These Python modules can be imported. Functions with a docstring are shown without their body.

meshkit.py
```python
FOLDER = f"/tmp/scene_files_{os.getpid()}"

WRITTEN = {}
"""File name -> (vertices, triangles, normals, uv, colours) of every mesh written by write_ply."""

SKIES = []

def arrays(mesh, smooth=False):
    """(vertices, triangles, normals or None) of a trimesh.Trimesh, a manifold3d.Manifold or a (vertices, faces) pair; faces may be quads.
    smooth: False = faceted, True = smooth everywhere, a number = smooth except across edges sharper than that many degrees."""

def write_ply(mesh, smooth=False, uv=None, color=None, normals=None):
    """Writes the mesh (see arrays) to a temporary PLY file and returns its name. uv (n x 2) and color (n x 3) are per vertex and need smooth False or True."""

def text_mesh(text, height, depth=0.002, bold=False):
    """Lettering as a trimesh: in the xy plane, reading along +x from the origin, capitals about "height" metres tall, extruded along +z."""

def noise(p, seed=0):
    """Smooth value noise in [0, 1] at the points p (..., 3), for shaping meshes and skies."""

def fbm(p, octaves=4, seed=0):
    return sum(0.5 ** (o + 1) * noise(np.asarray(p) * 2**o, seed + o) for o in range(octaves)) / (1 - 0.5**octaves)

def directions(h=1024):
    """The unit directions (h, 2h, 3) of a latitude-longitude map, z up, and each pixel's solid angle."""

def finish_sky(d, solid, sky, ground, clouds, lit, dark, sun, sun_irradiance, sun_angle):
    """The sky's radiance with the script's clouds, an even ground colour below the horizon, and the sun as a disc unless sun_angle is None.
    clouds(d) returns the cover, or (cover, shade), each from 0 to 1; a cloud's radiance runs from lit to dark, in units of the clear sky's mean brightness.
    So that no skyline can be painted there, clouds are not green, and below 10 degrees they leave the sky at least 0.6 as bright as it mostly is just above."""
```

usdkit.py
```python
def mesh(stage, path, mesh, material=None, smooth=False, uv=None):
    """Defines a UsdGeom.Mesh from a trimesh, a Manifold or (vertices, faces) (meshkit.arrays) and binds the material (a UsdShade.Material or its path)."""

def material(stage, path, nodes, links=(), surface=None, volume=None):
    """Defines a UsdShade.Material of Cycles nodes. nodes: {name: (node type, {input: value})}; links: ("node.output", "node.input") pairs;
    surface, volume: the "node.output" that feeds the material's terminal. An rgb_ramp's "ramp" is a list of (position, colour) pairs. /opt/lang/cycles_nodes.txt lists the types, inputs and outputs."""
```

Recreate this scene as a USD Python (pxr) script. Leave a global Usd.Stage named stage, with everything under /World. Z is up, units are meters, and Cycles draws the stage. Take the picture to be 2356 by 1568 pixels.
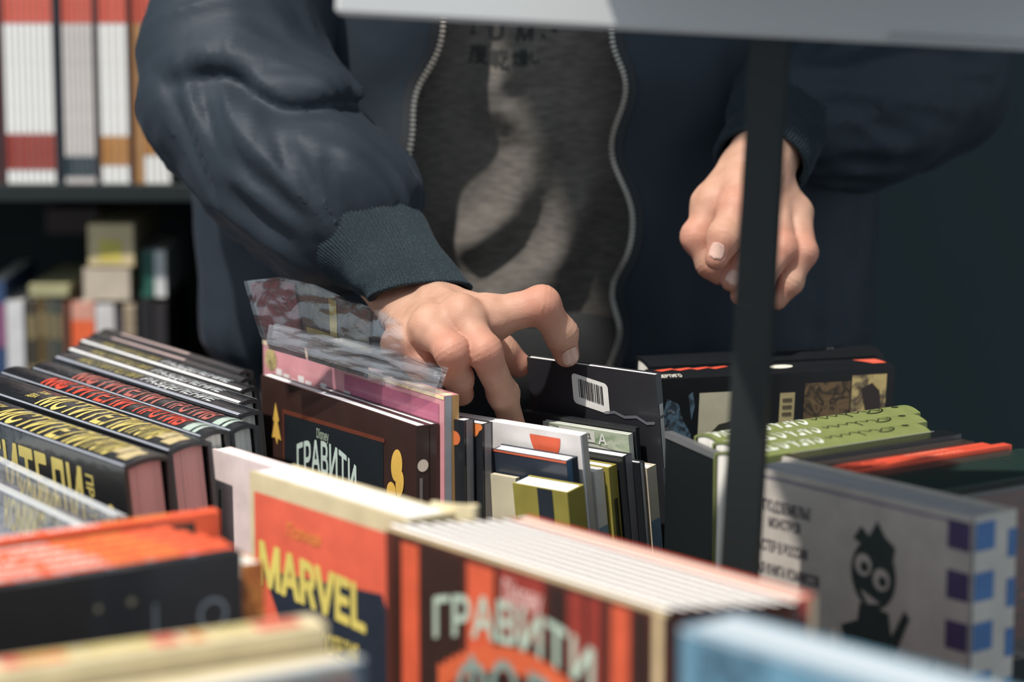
import math, random
import numpy as np, trimesh, shapely, usdkit, meshkit
from shapely import affinity
from shapely.geometry import Polygon, MultiPolygon, Point, LineString, box as sbox
from pxr import Usd, UsdGeom, UsdLux, UsdShade, Gf, Sdf

stage = Usd.Stage.CreateInMemory()
UsdGeom.SetStageUpAxis(stage, 'Z')
UsdGeom.SetStageMetersPerUnit(stage, 1.0)
UsdGeom.Xform.Define(stage, '/World')
UsdGeom.Scope.Define(stage, '/World/Looks')
RNG = random.Random(7)

# ------------------------------------------------------------------ camera, sky, sun, exposure
CAM_Z, PITCH, FPX, PW, PH = 1.32, math.atan(984 / 6000.0), 6000.0, 2356, 1568
cam = UsdGeom.Camera.Define(stage, '/World/camera')
cam.CreateHorizontalApertureAttr(36.0)
cam.CreateFocalLengthAttr(36.0 * FPX / PW)
cam.CreateFStopAttr(3.5)
cam.CreateFocusDistanceAttr(1.705)
cam.CreateExposureAttr(0.0)
cam.AddTranslateOp().Set(Gf.Vec3d(0, 0, CAM_Z))
cam.AddRotateXOp().Set(90 - math.degrees(PITCH))

sky = UsdLux.DomeLight.Define(stage, '/World/sky_light')
sky.CreateIntensityAttr(0.25)
sky.CreateColorAttr(Gf.Vec3f(0.80, 0.92, 1.0))
sun = UsdLux.DistantLight.Define(stage, '/World/sun_light')
sun.CreateIntensityAttr(4150)
sun.CreateAngleAttr(1.2)
sun.CreateColorAttr(Gf.Vec3f(1.0, 0.93, 0.84))
SUN_DIR = np.array([-0.32, -0.36, 0.88])          # towards the sun
_el = math.degrees(math.asin(SUN_DIR[2] / np.linalg.norm(SUN_DIR)))
_az = math.degrees(math.atan2(SUN_DIR[0], -SUN_DIR[1]))
sun.AddRotateZOp().Set(_az)
sun.AddRotateXOp().Set(90 - _el)


def ray(px, py):
    a, b = (px - PW / 2) / FPX, (py - PH / 2) / FPX
    c, s = math.cos(PITCH), math.sin(PITCH)
    return np.array([a, c - b * s, -s - b * c])


def at_z(px, py, z):
    r = ray(px, py)
    return np.array([0, 0, CAM_Z]) + r * ((z - CAM_Z) / r[2])


def at_y(px, py, y):
    r = ray(px, py)
    return np.array([0, 0, CAM_Z]) + r * (y / r[1])


# ------------------------------------------------------------------ names, labels
_used = {}


def numbered(parent, name):
    k = (parent, name)
    n = _used.get(k, 0)
    _used[k] = n + 1
    return name if n == 0 else f'{name}_{n:03d}'


def tag(prim, label=None, cat=None, group=None, kind=None):
    p = prim.GetPrim() if hasattr(prim, 'GetPrim') else prim
    for k, v in (('label', label), ('category', cat), ('group', group), ('kind', kind)):
        if v:
            p.SetCustomDataByKey(k, v)
    return p


def thing(name, label, cat, group=None, M=None):
    x = UsdGeom.Xform.Define(stage, '/World/' + numbered('/World', name))
    if M is not None:
        x.AddTransformOp().Set(Gf.Matrix4d(*np.asarray(M, float).T.ravel().tolist()))
    return tag(x, label, cat, group)


def part(name, mesh, m, parent=None, smooth=30, label=None, kind=None):
    base = '/World' if parent is None else str(parent.GetPath())
    p = usdkit.mesh(stage, base + '/' + numbered(base, name), mesh, m, smooth=smooth).GetPrim()
    return tag(p, label, None, None, kind)


def struct(name, mesh, m, label, parent=None):
    p = part(name, mesh, m, parent)
    return tag(p, label, None, None, 'structure')


def copy_of(src, label, M, group=None):
    was = src.GetCustomData()
    x = UsdGeom.Xform.Define(stage, '/World/' + numbered('/World', src.GetName().rstrip('0123456789').rstrip('_')))
    x.AddTransformOp().Set(Gf.Matrix4d(*np.asarray(M, float).T.ravel().tolist()))
    p = x.GetPrim()
    p.GetReferences().AddInternalReference(src.GetPath())
    p.SetInstanceable(True)
    return tag(p, label or was['label'], was['category'], group or was.get('group'))


# ------------------------------------------------------------------ materials
_mats = {}


def srgb(r, g, b):
    f = lambda c: (c / 255) / 12.92 if c <= 10 else ((c / 255 + 0.055) / 1.055) ** 2.4
    c = (f(r), f(g), f(b))
    lum = .25 * c[0] + .62 * c[1] + .13 * c[2]
    return tuple(.88 * x + .12 * lum for x in c)


def mk(key, nodes, links, surface='p.BSDF'):
    if key not in _mats:
        _mats[key] = usdkit.material(stage, '/World/Looks/' + key, nodes, links, surface=surface)
    return _mats[key]


def ink(r, g, b, rough=0.5, coat=0.0, spec=0.4, vary=0.10):
    """printed paper or card: a colour with slight wear"""
    key = f'print_{r}_{g}_{b}_{int(rough*100)}_{int(coat*100)}'
    c = np.array(srgb(r, g, b))
    n = {'t': ('texture_coordinate', {}), 'n': ('noise_texture', {'scale': 60, 'detail': 4}),
         'r': ('rgb_ramp', {'ramp': [(0.3, tuple(c * (1 - vary))), (0.7, tuple(np.minimum(c * (1 + vary), 0.95)))]}),
         'p': ('principled_bsdf', {'roughness': rough, 'coat_weight': coat, 'coat_roughness': 0.12, 'specular_ior_level': spec})}
    return mk(key, n, [('t.object', 'n.vector'), ('n.fac', 'r.fac'), ('r.color', 'p.base_color')])


def wrapped(r, g, b, bump=0.35):
    """print under shrink-wrap: a glossy crinkled coat"""
    key = f'wrapped_{r}_{g}_{b}'
    n = {'t': ('texture_coordinate', {}), 'm': ('mapping', {'scale': (60, 500, 60)}), 'n': ('noise_texture', {'scale': 1.0, 'detail': 5, 'distortion': 1.2}),
         'b': ('bump', {'strength': bump, 'distance': 0.0015}),
         'p': ('principled_bsdf', {'base_color': srgb(r, g, b), 'roughness': 0.38, 'coat_weight': 0.9, 'coat_roughness': 0.10, 'specular_ior_level': 0.5})}
    return mk(key, n, [('t.object', 'm.vector'), ('m.vector', 'n.vector'), ('n.fac', 'b.height'), ('b.normal', 'p.coat_normal'), ('n.fac', 'b.sample_center')][:4], 'p.BSDF')


def pages(r, g, b, axis=1, lines=700.0, dark=0.72):
    """edge of a block of paper: fine lines, one per few sheets, across local axis"""
    key = f'pages_{r}_{g}_{b}_{axis}_{int(lines)}'
    c = np.array(srgb(r, g, b))
    sc = [3.0, 3.0, 3.0]
    sc[axis] = lines
    n = {'t': ('texture_coordinate', {}), 'm': ('mapping', {'scale': tuple(sc)}), 'n': ('noise_texture', {'scale': 1.0, 'detail': 3, 'roughness': 0.6}),
         'r': ('rgb_ramp', {'ramp': [(0.30, tuple(c * dark)), (0.50, tuple(c)), (0.75, tuple(np.minimum(c * 1.08, .95)))]}),
         'p': ('principled_bsdf', {'roughness': 0.75, 'specular_ior_level': 0.2})}
    return mk(key, n, [('t.object', 'm.vector'), ('m.vector', 'n.vector'), ('n.fac', 'r.fac'), ('r.color', 'p.base_color')])


def art(key, cols, scale=30.0, stretch=(1, 1, 1), rough=0.45, coat=0.0, distortion=1.0):
    """an illustrated print: patches of the given colours"""
    n = {'t': ('texture_coordinate', {}), 'm': ('mapping', {'scale': tuple(scale * s for s in stretch)}), 'n': ('noise_texture', {'scale': 1.0, 'detail': 3, 'distortion': distortion}),
         'r': ('rgb_ramp', {'ramp': [(0.26 + 0.48 * i / max(len(cols) - 1, 1), srgb(*c)) for i, c in enumerate(cols)]}),
         'p': ('principled_bsdf', {'roughness': rough, 'coat_weight': coat, 'coat_roughness': 0.12})}
    return mk('art_' + key, n, [('t.object', 'm.vector'), ('m.vector', 'n.vector'), ('n.fac', 'r.fac'), ('r.color', 'p.base_color')])


def plain(key, col, rough=0.5, metal=0.0, **kw):
    return mk(key, {'p': ('principled_bsdf', dict(base_color=tuple(col), roughness=rough, metallic=metal, **kw))}, [])


def clear_plastic(key, tint=(0.93, 0.93, 0.95), gloss=0.14, bump=0.5, scale=30, cloudy=0.30):
    n = {'t': ('texture_coordinate', {}), 'n': ('noise_texture', {'scale': scale, 'detail': 4, 'distortion': 1.0}), 'b': ('bump', {'strength': bump, 'distance': 0.003}),
         'f': ('layer_weight', {'blend': 0.35}), 'a': ('math', {'math_type': 'multiply_add', 'value2': 0.38, 'value3': gloss}),
         'g': ('glossy_bsdf', {'color': (0.95, 0.95, 0.97), 'roughness': 0.16}), 'd': ('diffuse_bsdf', {'color': (0.5, 0.5, 0.51)}),
         'tr': ('transparent_bsdf', {'color': tint}), 'gd': ('mix_closure', {'fac': cloudy}), 'mx': ('mix_closure', {})}
    return mk(key, n, [('t.object', 'n.vector'), ('n.fac', 'b.height'), ('b.normal', 'g.normal'), ('b.normal', 'f.normal'), ('f.facing', 'a.value1'), ('a.value', 'mx.fac'),
                       ('g.BSDF', 'gd.closure1'), ('d.BSDF', 'gd.closure2'), ('tr.BSDF', 'mx.closure1'), ('gd.closure', 'mx.closure2')], 'mx.closure')


BLACK = plain('black_board', (0.017, 0.023, 0.025), 0.65, specular_ior_level=0.25)
BLACK_METAL = plain('black_steel', (0.011, 0.015, 0.016), 0.55, specular_ior_level=0.3)


# ------------------------------------------------------------------ shapes
def box(x0, x1, y0, y1, z0, z1):
    m = trimesh.creation.box([x1 - x0, y1 - y0, z1 - z0])
    m.apply_translation([(x0 + x1) / 2, (y0 + y1) / 2, (z0 + z1) / 2])
    return m


def bevel_box(x0, x1, y0, y1, z0, z1, r):
    """a box with chamfered edges"""
    import manifold3d as m3
    pts = []
    for x, sx in ((x0, 1), (x1, -1)):
        for y, sy in ((y0, 1), (y1, -1)):
            for z, sz in ((z0, 1), (z1, -1)):
                pts += [(x + sx * r, y + sy * r, z), (x + sx * r, y, z + sz * r), (x, y + sy * r, z + sz * r)]
    mm = m3.Manifold.hull_points(np.array(pts)).to_mesh()
    return trimesh.Trimesh(mm.vert_properties[:, :3], mm.tri_verts, process=False)


def join(*ms):
    return trimesh.util.concatenate([m for m in ms])


def extrude_x(poly, x0, x1):
    """polygon in (y, z) swept along x"""
    ms = []
    for g in (poly.geoms if hasattr(poly, 'geoms') else [poly]):
        m = trimesh.creation.extrude_polygon(g, x1 - x0, engine='earcut')
        v = np.array(m.vertices)
        m.vertices = np.stack([v[:, 2] + x0, v[:, 0], v[:, 1]], 1)
        ms.append(m)
    return join(*ms)


def extrude_z(poly, z0, z1):
    ms = []
    for g in (poly.geoms if hasattr(poly, 'geoms') else [poly]):
        m = trimesh.creation.extrude_polygon(g, z1 - z0, engine='earcut')
        m.apply_translation([0, 0, z0])
        ms.append(m)
    return join(*ms)


_texts = {}


def glyphs(s, bold=True):
    """outline of a line of lettering, capitals 1 high, y up"""
    if (s, bold) not in _texts:
        m = meshkit.text_mesh(s, 1.0, 0.1, bold)
        up = m.face_normals[:, 2] > 0.9
        tri = np.array(m.vertices)[np.array(m.faces)[up]][:, :, :2]
        _texts[(s, bold)] = shapely.union_all(shapely.buffer(shapely.polygons(tri), 1e-4))
    return _texts[(s, bold)]


def T(s, x, y, h, w=None, rot=0.0, slant=0.0, bold=True, arch=0.0):
    """lettering with its upper left corner at (x, y), y down, capitals h tall, w wide if given"""
    g = glyphs(s, bold)
    x0, y0, x1, y1 = g.bounds
    k = (w / (x1 - x0)) if w else h
    g = affinity.affine_transform(g, [k, 0, 0, -h, -x0 * k, h])
    if slant:
        g = affinity.affine_transform(g, [1, -slant, 0, 1, 0, 0])
    if rot:
        g = affinity.rotate(g, rot, origin=(0, 0))
    g = affinity.translate(g, x, y)
    if arch:
        a, b = g.bounds[0], g.bounds[2]
        g = shapely.transform(shapely.segmentize(g, (b - a) / 60), lambda p: np.stack([p[:, 0], p[:, 1] + arch * ((p[:, 0] - (a + b) / 2) / ((b - a) / 2)) ** 2], 1))
    return g.buffer(0)


def R(x, y, w, h):
    return sbox(x, y, x + w, y + h)


def P(*pts):
    return Polygon(pts).buffer(0)


def disc(x, y, r, ry=None):
    g = Point(0, 0).buffer(1, 10)
    return affinity.translate(affinity.scale(g, r, ry or r, origin=(0, 0)), x, y)


def U(*gs):
    return shapely.union_all(list(gs))


def flat(geom, fn, cut=None):
    """a printed layer: the polygon triangulated and laid on a surface by fn (n x 2 -> n x 3)"""
    vs, fs, n = [], [], 0
    for g in (geom.geoms if hasattr(geom, 'geoms') else [geom]):
        if g.geom_type != 'Polygon' or g.area < 1e-7:
            continue
        v, f = trimesh.creation.triangulate_polygon(g, engine='earcut')
        if len(f) == 0:
            continue
        v = np.column_stack([v, np.zeros(len(v))])
        if cut:
            v, f = trimesh.remesh.subdivide_to_size(v, f, cut, max_iter=12)
        vs.append(v[:, :2]); fs.append(np.asarray(f) + n); n += len(v)
    v, f = np.vstack(vs), np.vstack(fs)
    w = fn(v)
    return trimesh.Trimesh(w, f, process=False)


def orient(mesh, d):
    """turns the sheet so that it faces d"""
    if len(mesh.faces) and np.dot(np.cross(*(np.diff(mesh.vertices[mesh.faces], axis=1).transpose(1, 0, 2))).sum(0), d) < 0:
        mesh.faces = mesh.faces[:, ::-1]
    return mesh


# ------------------------------------------------------------------ books
BOOKS = []


class Book:
    """local frame: x along the front from its left edge, y through the thickness away from the viewer, z up from the bottom"""

    def __init__(s, name, label, M, w, t, h, spine, cover, paper, cat='book', group=None, c=0.0012, over=0.0, bulge=0.0, page_side=None, sag=0.0):
        s.w, s.t, s.h, s.spine, s.bulge, s.M = w, t, h, spine, bulge, M
        s.p = thing(name, label, cat, group, M)
        BOOKS.append(s)
        e = 0.0003
        if spine == 'up':
            hb = h - bulge
            ys = np.linspace(0, t, 13)
            top = [(y, hb + bulge * (1 - ((y - t / 2) / (t / 2)) ** 2)) for y in ys]
            inn = [(y, hb - c + max(bulge, 0) * (1 - ((y - t / 2) / (t / 2)) ** 2)) for y in np.linspace(t - c, c, 13)]
            shell = Polygon([(0, 0)] + top + [(t, 0), (t - c, 0)] + inn + [(c, 0)]).buffer(0)
            s.cover = part('cover', extrude_x(shell, 0, w), cover, s.p)
            blk = Polygon([(c + e, over)] + [(y, z - e) for y, z in inn[::-1] if c + e < y < t - c - e] + [(t - c - e, over)]).buffer(0)
            s.pages = part('page_block', extrude_x(blk, over + 0.0005, w - over - 0.0005), paper, s.p)
        else:
            if spine == 'right':
                shell = Polygon([(0, 0), (w, 0), (w, t), (0, t), (0, t - c), (w - c, t - c), (w - c, c), (0, c)])
                x0, x1 = over + 0.0004, w - c - e
            else:
                shell = Polygon([(0, 0), (w, 0), (w, c), (c, c), (c, t - c), (w, t - c), (w, t), (0, t)])
                x0, x1 = c + e, w - over - 0.0004
            s.cover = part('cover', extrude_z(shell, 0, h), cover, s.p)
            s.pages = part('page_block', box(x0, x1, c + e, t - c - e, over + 0.0003, h - over - (0.0004 if over == 0 else 0)), paper, s.p)

    def foot(s, grow=0.0):
        """what the book covers of the table"""
        q = [(s.M @ np.array([x, y, z, 1]))[:2] for x in (0, s.w) for y in (0, s.t) for z in (0, min(s.h, .09))]
        return shapely.MultiPoint(q).convex_hull.buffer(grow, join_style='mitre')

    def front(s, geom, m, name='cover_print', label=None, off=0.0003):
        fn = lambda v: np.stack([v[:, 0], np.full(len(v), -off), s.h - s.bulge - v[:, 1]], 1)
        geom = geom.intersection(sbox(0, 0, s.w, s.h))
        if geom.is_empty:
            return
        part(name, orient(flat(geom, fn), [0, -1, 0]), m, s.p, smooth=False, label=label)

    def side(s, geom, m, name='spine_print', label=None, off=0.0003):
        fn = lambda v: np.stack([np.full(len(v), s.w + off), v[:, 0], s.h - v[:, 1]], 1)
        geom = geom.intersection(sbox(0, 0, s.t, s.h))
        if geom.is_empty:
            return
        part(name, orient(flat(geom, fn), [1, 0, 0]), m, s.p, smooth=False, label=label)

    def top(s, geom, m, name='spine_print', label=None, off=0.0003):
        def fn(v):
            q = (v[:, 1] - s.t / 2) / (s.t / 2)      # y is counted from the far edge, so that lettering stands upright for the viewer
            return np.stack([v[:, 0], s.t - v[:, 1], s.h - s.bulge + s.bulge * (1 - q ** 2) + off], 1)
        geom = geom.intersection(sbox(0, 0, s.w, s.t))
        if geom.is_empty:
            return
        part(name, orient(flat(geom, fn, cut=s.t / 3 if s.bulge else None), [0, 0, 1]), m, s.p, smooth=True if s.bulge else False, label=label)


def frame(A, ang, h, lean=0.0, roll=0.0):
    """matrix that puts the local point (0, 0, h) at A; ang turns x about z, lean tips the top towards the viewer (degrees), roll turns in the front's plane"""
    a, l, r = math.radians(ang), math.radians(lean), math.radians(roll)
    u = np.array([math.cos(a), math.sin(a), 0]); p = np.array([-math.sin(a), math.cos(a), 0]); k = np.array([0, 0, 1.0])
    up = k * math.cos(l) - p * math.sin(l)
    pp = p * math.cos(l) + k * math.sin(l)
    u2 = u * math.cos(r) + up * math.sin(r)
    up2 = -u * math.sin(r) + up * math.cos(r)
    M = np.eye(4)
    M[:3, 0], M[:3, 1], M[:3, 2] = u2, pp, up2
    M[:3, 3] = np.asarray(A) - up2 * h
    return M


def heading(A, B):
    return math.degrees(math.atan2(B[1] - A[1], B[0] - A[0]))


TABLE_Z = 0.742
ORD = ['first', 'second', 'third', 'fourth', 'fifth', 'sixth', 'seventh', 'eighth', 'ninth', 'tenth']
# ------------------------------------------------------------------ the setting
WALL = plain('dark_wall', (0.046, 0.068, 0.074), 0.9, specular_ior_level=0.1)
FLOOR = mk('dark_floor', {'t': ('texture_coordinate', {}), 'n': ('noise_texture', {'scale': 4, 'detail': 6}), 'r': ('rgb_ramp', {'ramp': [(0.3, (0.02, 0.021, 0.022)), (0.7, (0.035, 0.035, 0.036))]}), 'p': ('principled_bsdf', {'roughness': 0.8})},
           [('t.object', 'n.vector'), ('n.fac', 'r.fac'), ('r.color', 'p.base_color')])
struct('floor', box(-3.0, 3.5, -0.6, 3.6, -0.05, 0), FLOOR, 'dark floor under the book stall')
struct('wall_back', box(-3.0, 3.5, 3.2, 3.26, 0, 2.9), WALL, 'unlit dark wall behind the person and the shelves')

AWN = plain('added_awning_cloth', (.03, .032, .035), .8)
aw = thing('added_awning', 'dark cloth awning added out of view to shade the person', 'awning')  # unseen cloth, added to shade the shirt, left sleeve and wall
part('cloth', box(-.365, 2.2, 1.42, 3.2, 2.20, 2.206), AWN, aw, smooth=False)
part('front_bar', bevel_box(-.365, 2.2, 1.42, 1.445, 2.175, 2.20, .003), BLACK_METAL, aw)

# the table that carries everything, and low risers under the short books
tb = thing('display_table', 'black display table filled edge to edge with books', 'table')
part('table_top', bevel_box(-0.64, 0.50, 0.86, 1.875, TABLE_Z - 0.03, TABLE_Z, 0.003), BLACK, tb)
for y in (0.88, 1.835):
    part('apron', box(-0.62, 0.48, y, y + 0.02, 0.60, TABLE_Z - 0.03), BLACK, tb)
for x in (-0.61, 0.43):
    for y in (0.885, 1.80):
        part('leg', box(x, x + 0.045, y, y + 0.045, 0.0, TABLE_Z - 0.03), BLACK, tb)


RISERS, KEEP_OUT = [], []


def riser(label, books, top):
    RISERS.append((label, books, top))


U_ANG = math.degrees(math.atan2(-0.64, 0.77))
CARD = pages(226, 222, 214)


def by_front(a, b, z, t=None, w=None):
    """front upper edge between two points seen at height z: (left end, heading, width)"""
    A, B = at_z(*a, z), at_z(*b, z)
    return A, heading(A, B), (np.linalg.norm(B - A) if w is None else w)


# ---------------- the thick spine-up omnibuses, left
YEL, YEL2 = ink(205, 186, 92, 0.4, 0.4), ink(196, 178, 88, 0.45)
RED = ink(214, 66, 40, 0.4, 0.4)
WHT = ink(222, 222, 222, 0.45, 0.3)
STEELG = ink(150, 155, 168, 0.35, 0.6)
BLK = ink(30, 32, 36, 0.4, 0.4)
PINKP = pages(248, 172, 164, 1, 900)
WRAP_BLACK = wrapped(26, 28, 33)
Z_OM, RIS_OM = 1.0, 0.835
omni = [  # right end px of the front upper edge, thickness, length, kind, label
    ((285, 1076), .0315, .285, 'yellow', 'thick black hardback with yellow title on its front cover, nearest of the spine-up row'),
    ((388, 1040), .0300, .285, 'yellow', 'thick black hardback with yellow spine lettering, second from the front of the spine-up row'),
    ((462, 1007), .0205, .285, 'orange', 'black hardback with red-orange block lettering along its upturned spine'),
    ((530, 994), .0205, .285, 'pinkred', 'black hardback with faded pinkish red lettering on its upturned spine'),
    ((546, 960), .0190, .275, 'greywhite', 'black hardback with pale grey bands and olive patches on its upturned spine'),
    ((548, 932), .0170, .265, 'olive', 'black hardback with olive lettering and white piping on its upturned spine'),
    ((552, 903), .0150, .255, 'olive2', 'black hardback with wrinkled wrap, third from the far end of the spine-up row'),
    ((550, 880), .0130, .240, 'dark', 'black hardback with pinkish scuffs, second from the far end of the spine-up row'),
    ((548, 861), .0120, .225, 'dark2', 'black hardback with a loose wrap corner, far end of the spine-up row'),
]
om_dir = None
OM = []
a0 = at_z(20, 868, Z_OM); b0 = at_z(480, 1016, Z_OM)
OM_ANG = heading(a0, b0)
for i, (bp, t, L, k, lab) in enumerate(omni):
    B = at_z(*bp, Z_OM)
    ang = OM_ANG + (0.6, 0.3, 0, -.6, -1.2, -1.8, -2.0, -2.0, -2.0)[i]
    u = np.array([math.cos(math.radians(ang)), math.sin(math.radians(ang)), 0])
    pv_ = np.array([-u[1], u[0], 0])
    bu_ = 0.0028 if t > .02 else .0022
    h = (Z_OM - RIS_OM) / math.cos(math.radians(5))
    bk = Book('omnibus', lab, frame(B - u * L, ang, h, 5), L, t, h + bu_, 'up', WRAP_BLACK, PINKP if i < 2 else CARD, group=None, c=0.0028, over=0.004, bulge=bu_)
    OM.append(bk)
    m, tm = 1000 * L, 1000 * t
    S = lambda g: affinity.scale(g, 0.001, 0.001, origin=(0, 0))
    if k in ('yellow', 'orange', 'pinkred'):
        col = {'yellow': YEL, 'orange': RED, 'pinkred': ink(176, 92, 82, 0.4, 0.5)}[k]
        bk.top(S(U(T('МСТИТЕЛИ', 100 if k == 'yellow' else 60, tm * .14, tm * .74, 118), T('ПРОТИВ', 222 if k == 'yellow' else 190, tm * .16, tm * .68, 30 if k == 'yellow' else 60))), col, 'spine_lettering')
        bk.top(S(U(T('ТОМ', 78, tm * .28, 5, 12), T('ДВА', 78, tm * .55, 5, 12))), col, 'spine_lettering')
        if k == 'yellow':
            bk.top(S(U(R(252, tm * .18, 10, tm * .5), R(264, tm * .30, 12, tm * .5))), ink(196, 176, 120, .35, .6), 'spine_picture')
        else:
            bk.top(S(U(R(258, tm * .1, 9, tm * .8), R(270, tm * .2, 4, tm * .7))), ink(170, 190, 180, .4, .5), 'spine_picture')
        bk.top(S(R(2, tm * .93, m - 4, tm * .05)), STEELG, 'wrap_seam_glint')  # pale strip paints the glossy highlight along the near spine edge
    elif k in ('greywhite', 'olive', 'olive2'):
        bk.top(S(U(R(2, tm * .04, m - 4, tm * .10), R(2, tm * .80, m - 4, tm * .12))), WHT if k != 'greywhite' else STEELG, 'spine_stripe')
        bk.top(S(T('МСТИТЕЛИ', 30, tm * .28, tm * .42, 90)), ink(150, 138, 66, .4, .4), 'spine_lettering')
        bk.top(S(T('РАЗДЕЛЕНИЕ', 128, tm * .3, tm * .38, 100)), ink(190, 196, 200, .4, .4), 'spine_lettering')
    else:
        bk.top(S(U(R(4, tm * .1, m * .8, tm * .12), R(30, tm * .5, m * .5, tm * .2))), ink(176, 152, 150, .4, .5), 'spine_stripe')
bk = OM[0]
S = lambda g: affinity.scale(g, 0.001, 0.001, origin=(0, 0))
X0 = 118
bk.front(S(T('МСТИТЕЛИ', 52, 10, 42, 178)), YEL2, 'cover_lettering')
bk.front(S(affinity.rotate(T('ПРОТИВ', 0, 0, 8, 46), 90, origin=(0, 0)).buffer(0)), YEL2) if 0 else None
bk.front(S(affinity.translate(affinity.rotate(T('ПРОТИВ', 0, 0, 9, 44), 90, origin=(0, 0)), 244, 12)), YEL2, 'cover_lettering')
bk.front(S(disc(264, 34, 6, 8).difference(disc(264, 34, 4, 5.5))), YEL, 'cover_emblem')
bk.front(S(R(140, 56, 138, 70)), art('omnibus_cover', [(24, 30, 44), (40, 60, 84), (120, 70, 44), (30, 34, 50), (150, 140, 90)], 55), 'cover_picture', off=0.0002)
riser('low black riser under the spine-up hardbacks', list(OM), RIS_OM)

# ---------------- two comics in clear sleeves leaning on the first omnibus
def sleeve_comic(label, a, b, z, lean, cols, key, word, wx, wy, hh=0.17, name='sleeved_comic', group=None, wt=0.2, sl_over=0.012, tri=None):
    A, B = at_z(*a, z), at_z(*b, z)
    w = np.linalg.norm(B - A)
    M = frame(A, heading(A, B), hh, lean)
    t = thing(name, label, 'comic book', group, M)
    KEEP_OUT.append(shapely.MultiPoint([(M @ np.array([x, y, z, 1]))[:2] for x in (0, w) for y in (-.002, .009) for z in (0, .1)]).convex_hull)
    part('comic', box(0.004, w - 0.004, 0.0012, 0.0042, 0, hh - sl_over), art(key, cols, 42, (1, 1, 1), 0.5), t, smooth=False)
    fn = lambda v: np.stack([v[:, 0], np.full(len(v), 0.0008), hh - v[:, 1]], 1)
    if word:
        part('cover_lettering', orient(flat(S(T(word, wx, wy, 17, 62, slant=-.35)), fn), [0, -1, 0]), YEL, t, smooth=False)
        part('cover_shape', orient(flat(S(P((wx + 34, wy + 34), (wx + 74, wy + 46), (wx + 70, wy + 62), (wx + 30, wy + 62))), fn), [0, -1, 0]), ink(190, 160, 50), t, smooth=False)
    xs = np.linspace(0, w, 26); zs = np.linspace(0, hh, 14)
    def sheet(y0, amp, seed):
        X, Z = np.meshgrid(xs, zs, indexing='ij')
        y = y0 + amp * (meshkit.fbm(np.stack([X * 25, Z * 25, np.full_like(X, seed)], -1), 3, seed) - 0.5) * np.clip(Z / hh, 0.2, 1)
        V = np.stack([X, y, Z], -1).reshape(-1, 3)
        i, j = np.meshgrid(np.arange(len(xs) - 1), np.arange(len(zs) - 1), indexing='ij')
        k = (i * len(zs) + j).ravel()
        F = np.stack([k, k + len(zs), k + len(zs) + 1, k + 1], 1)
        return V, np.vstack([F[:, [0, 1, 2]], F[:, [0, 2, 3]]])
    v1, f1 = sheet(-0.0006, 0.0012, 3); v2, f2 = sheet(0.0062, 0.002, 5)
    part('clear_sleeve', trimesh.Trimesh(np.vstack([v1, v2]), np.vstack([f1, f2[:, ::-1] + len(v1)]), process=False), clear_plastic('clear_sleeve_film'), t, smooth=True)
    part('sleeve_edge', box(0, w, -0.0008, 0.0066, hh - 0.0012, hh), plain('sleeve_seam', (.6, .62, .64), .2), t, smooth=False)
    return t


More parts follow.
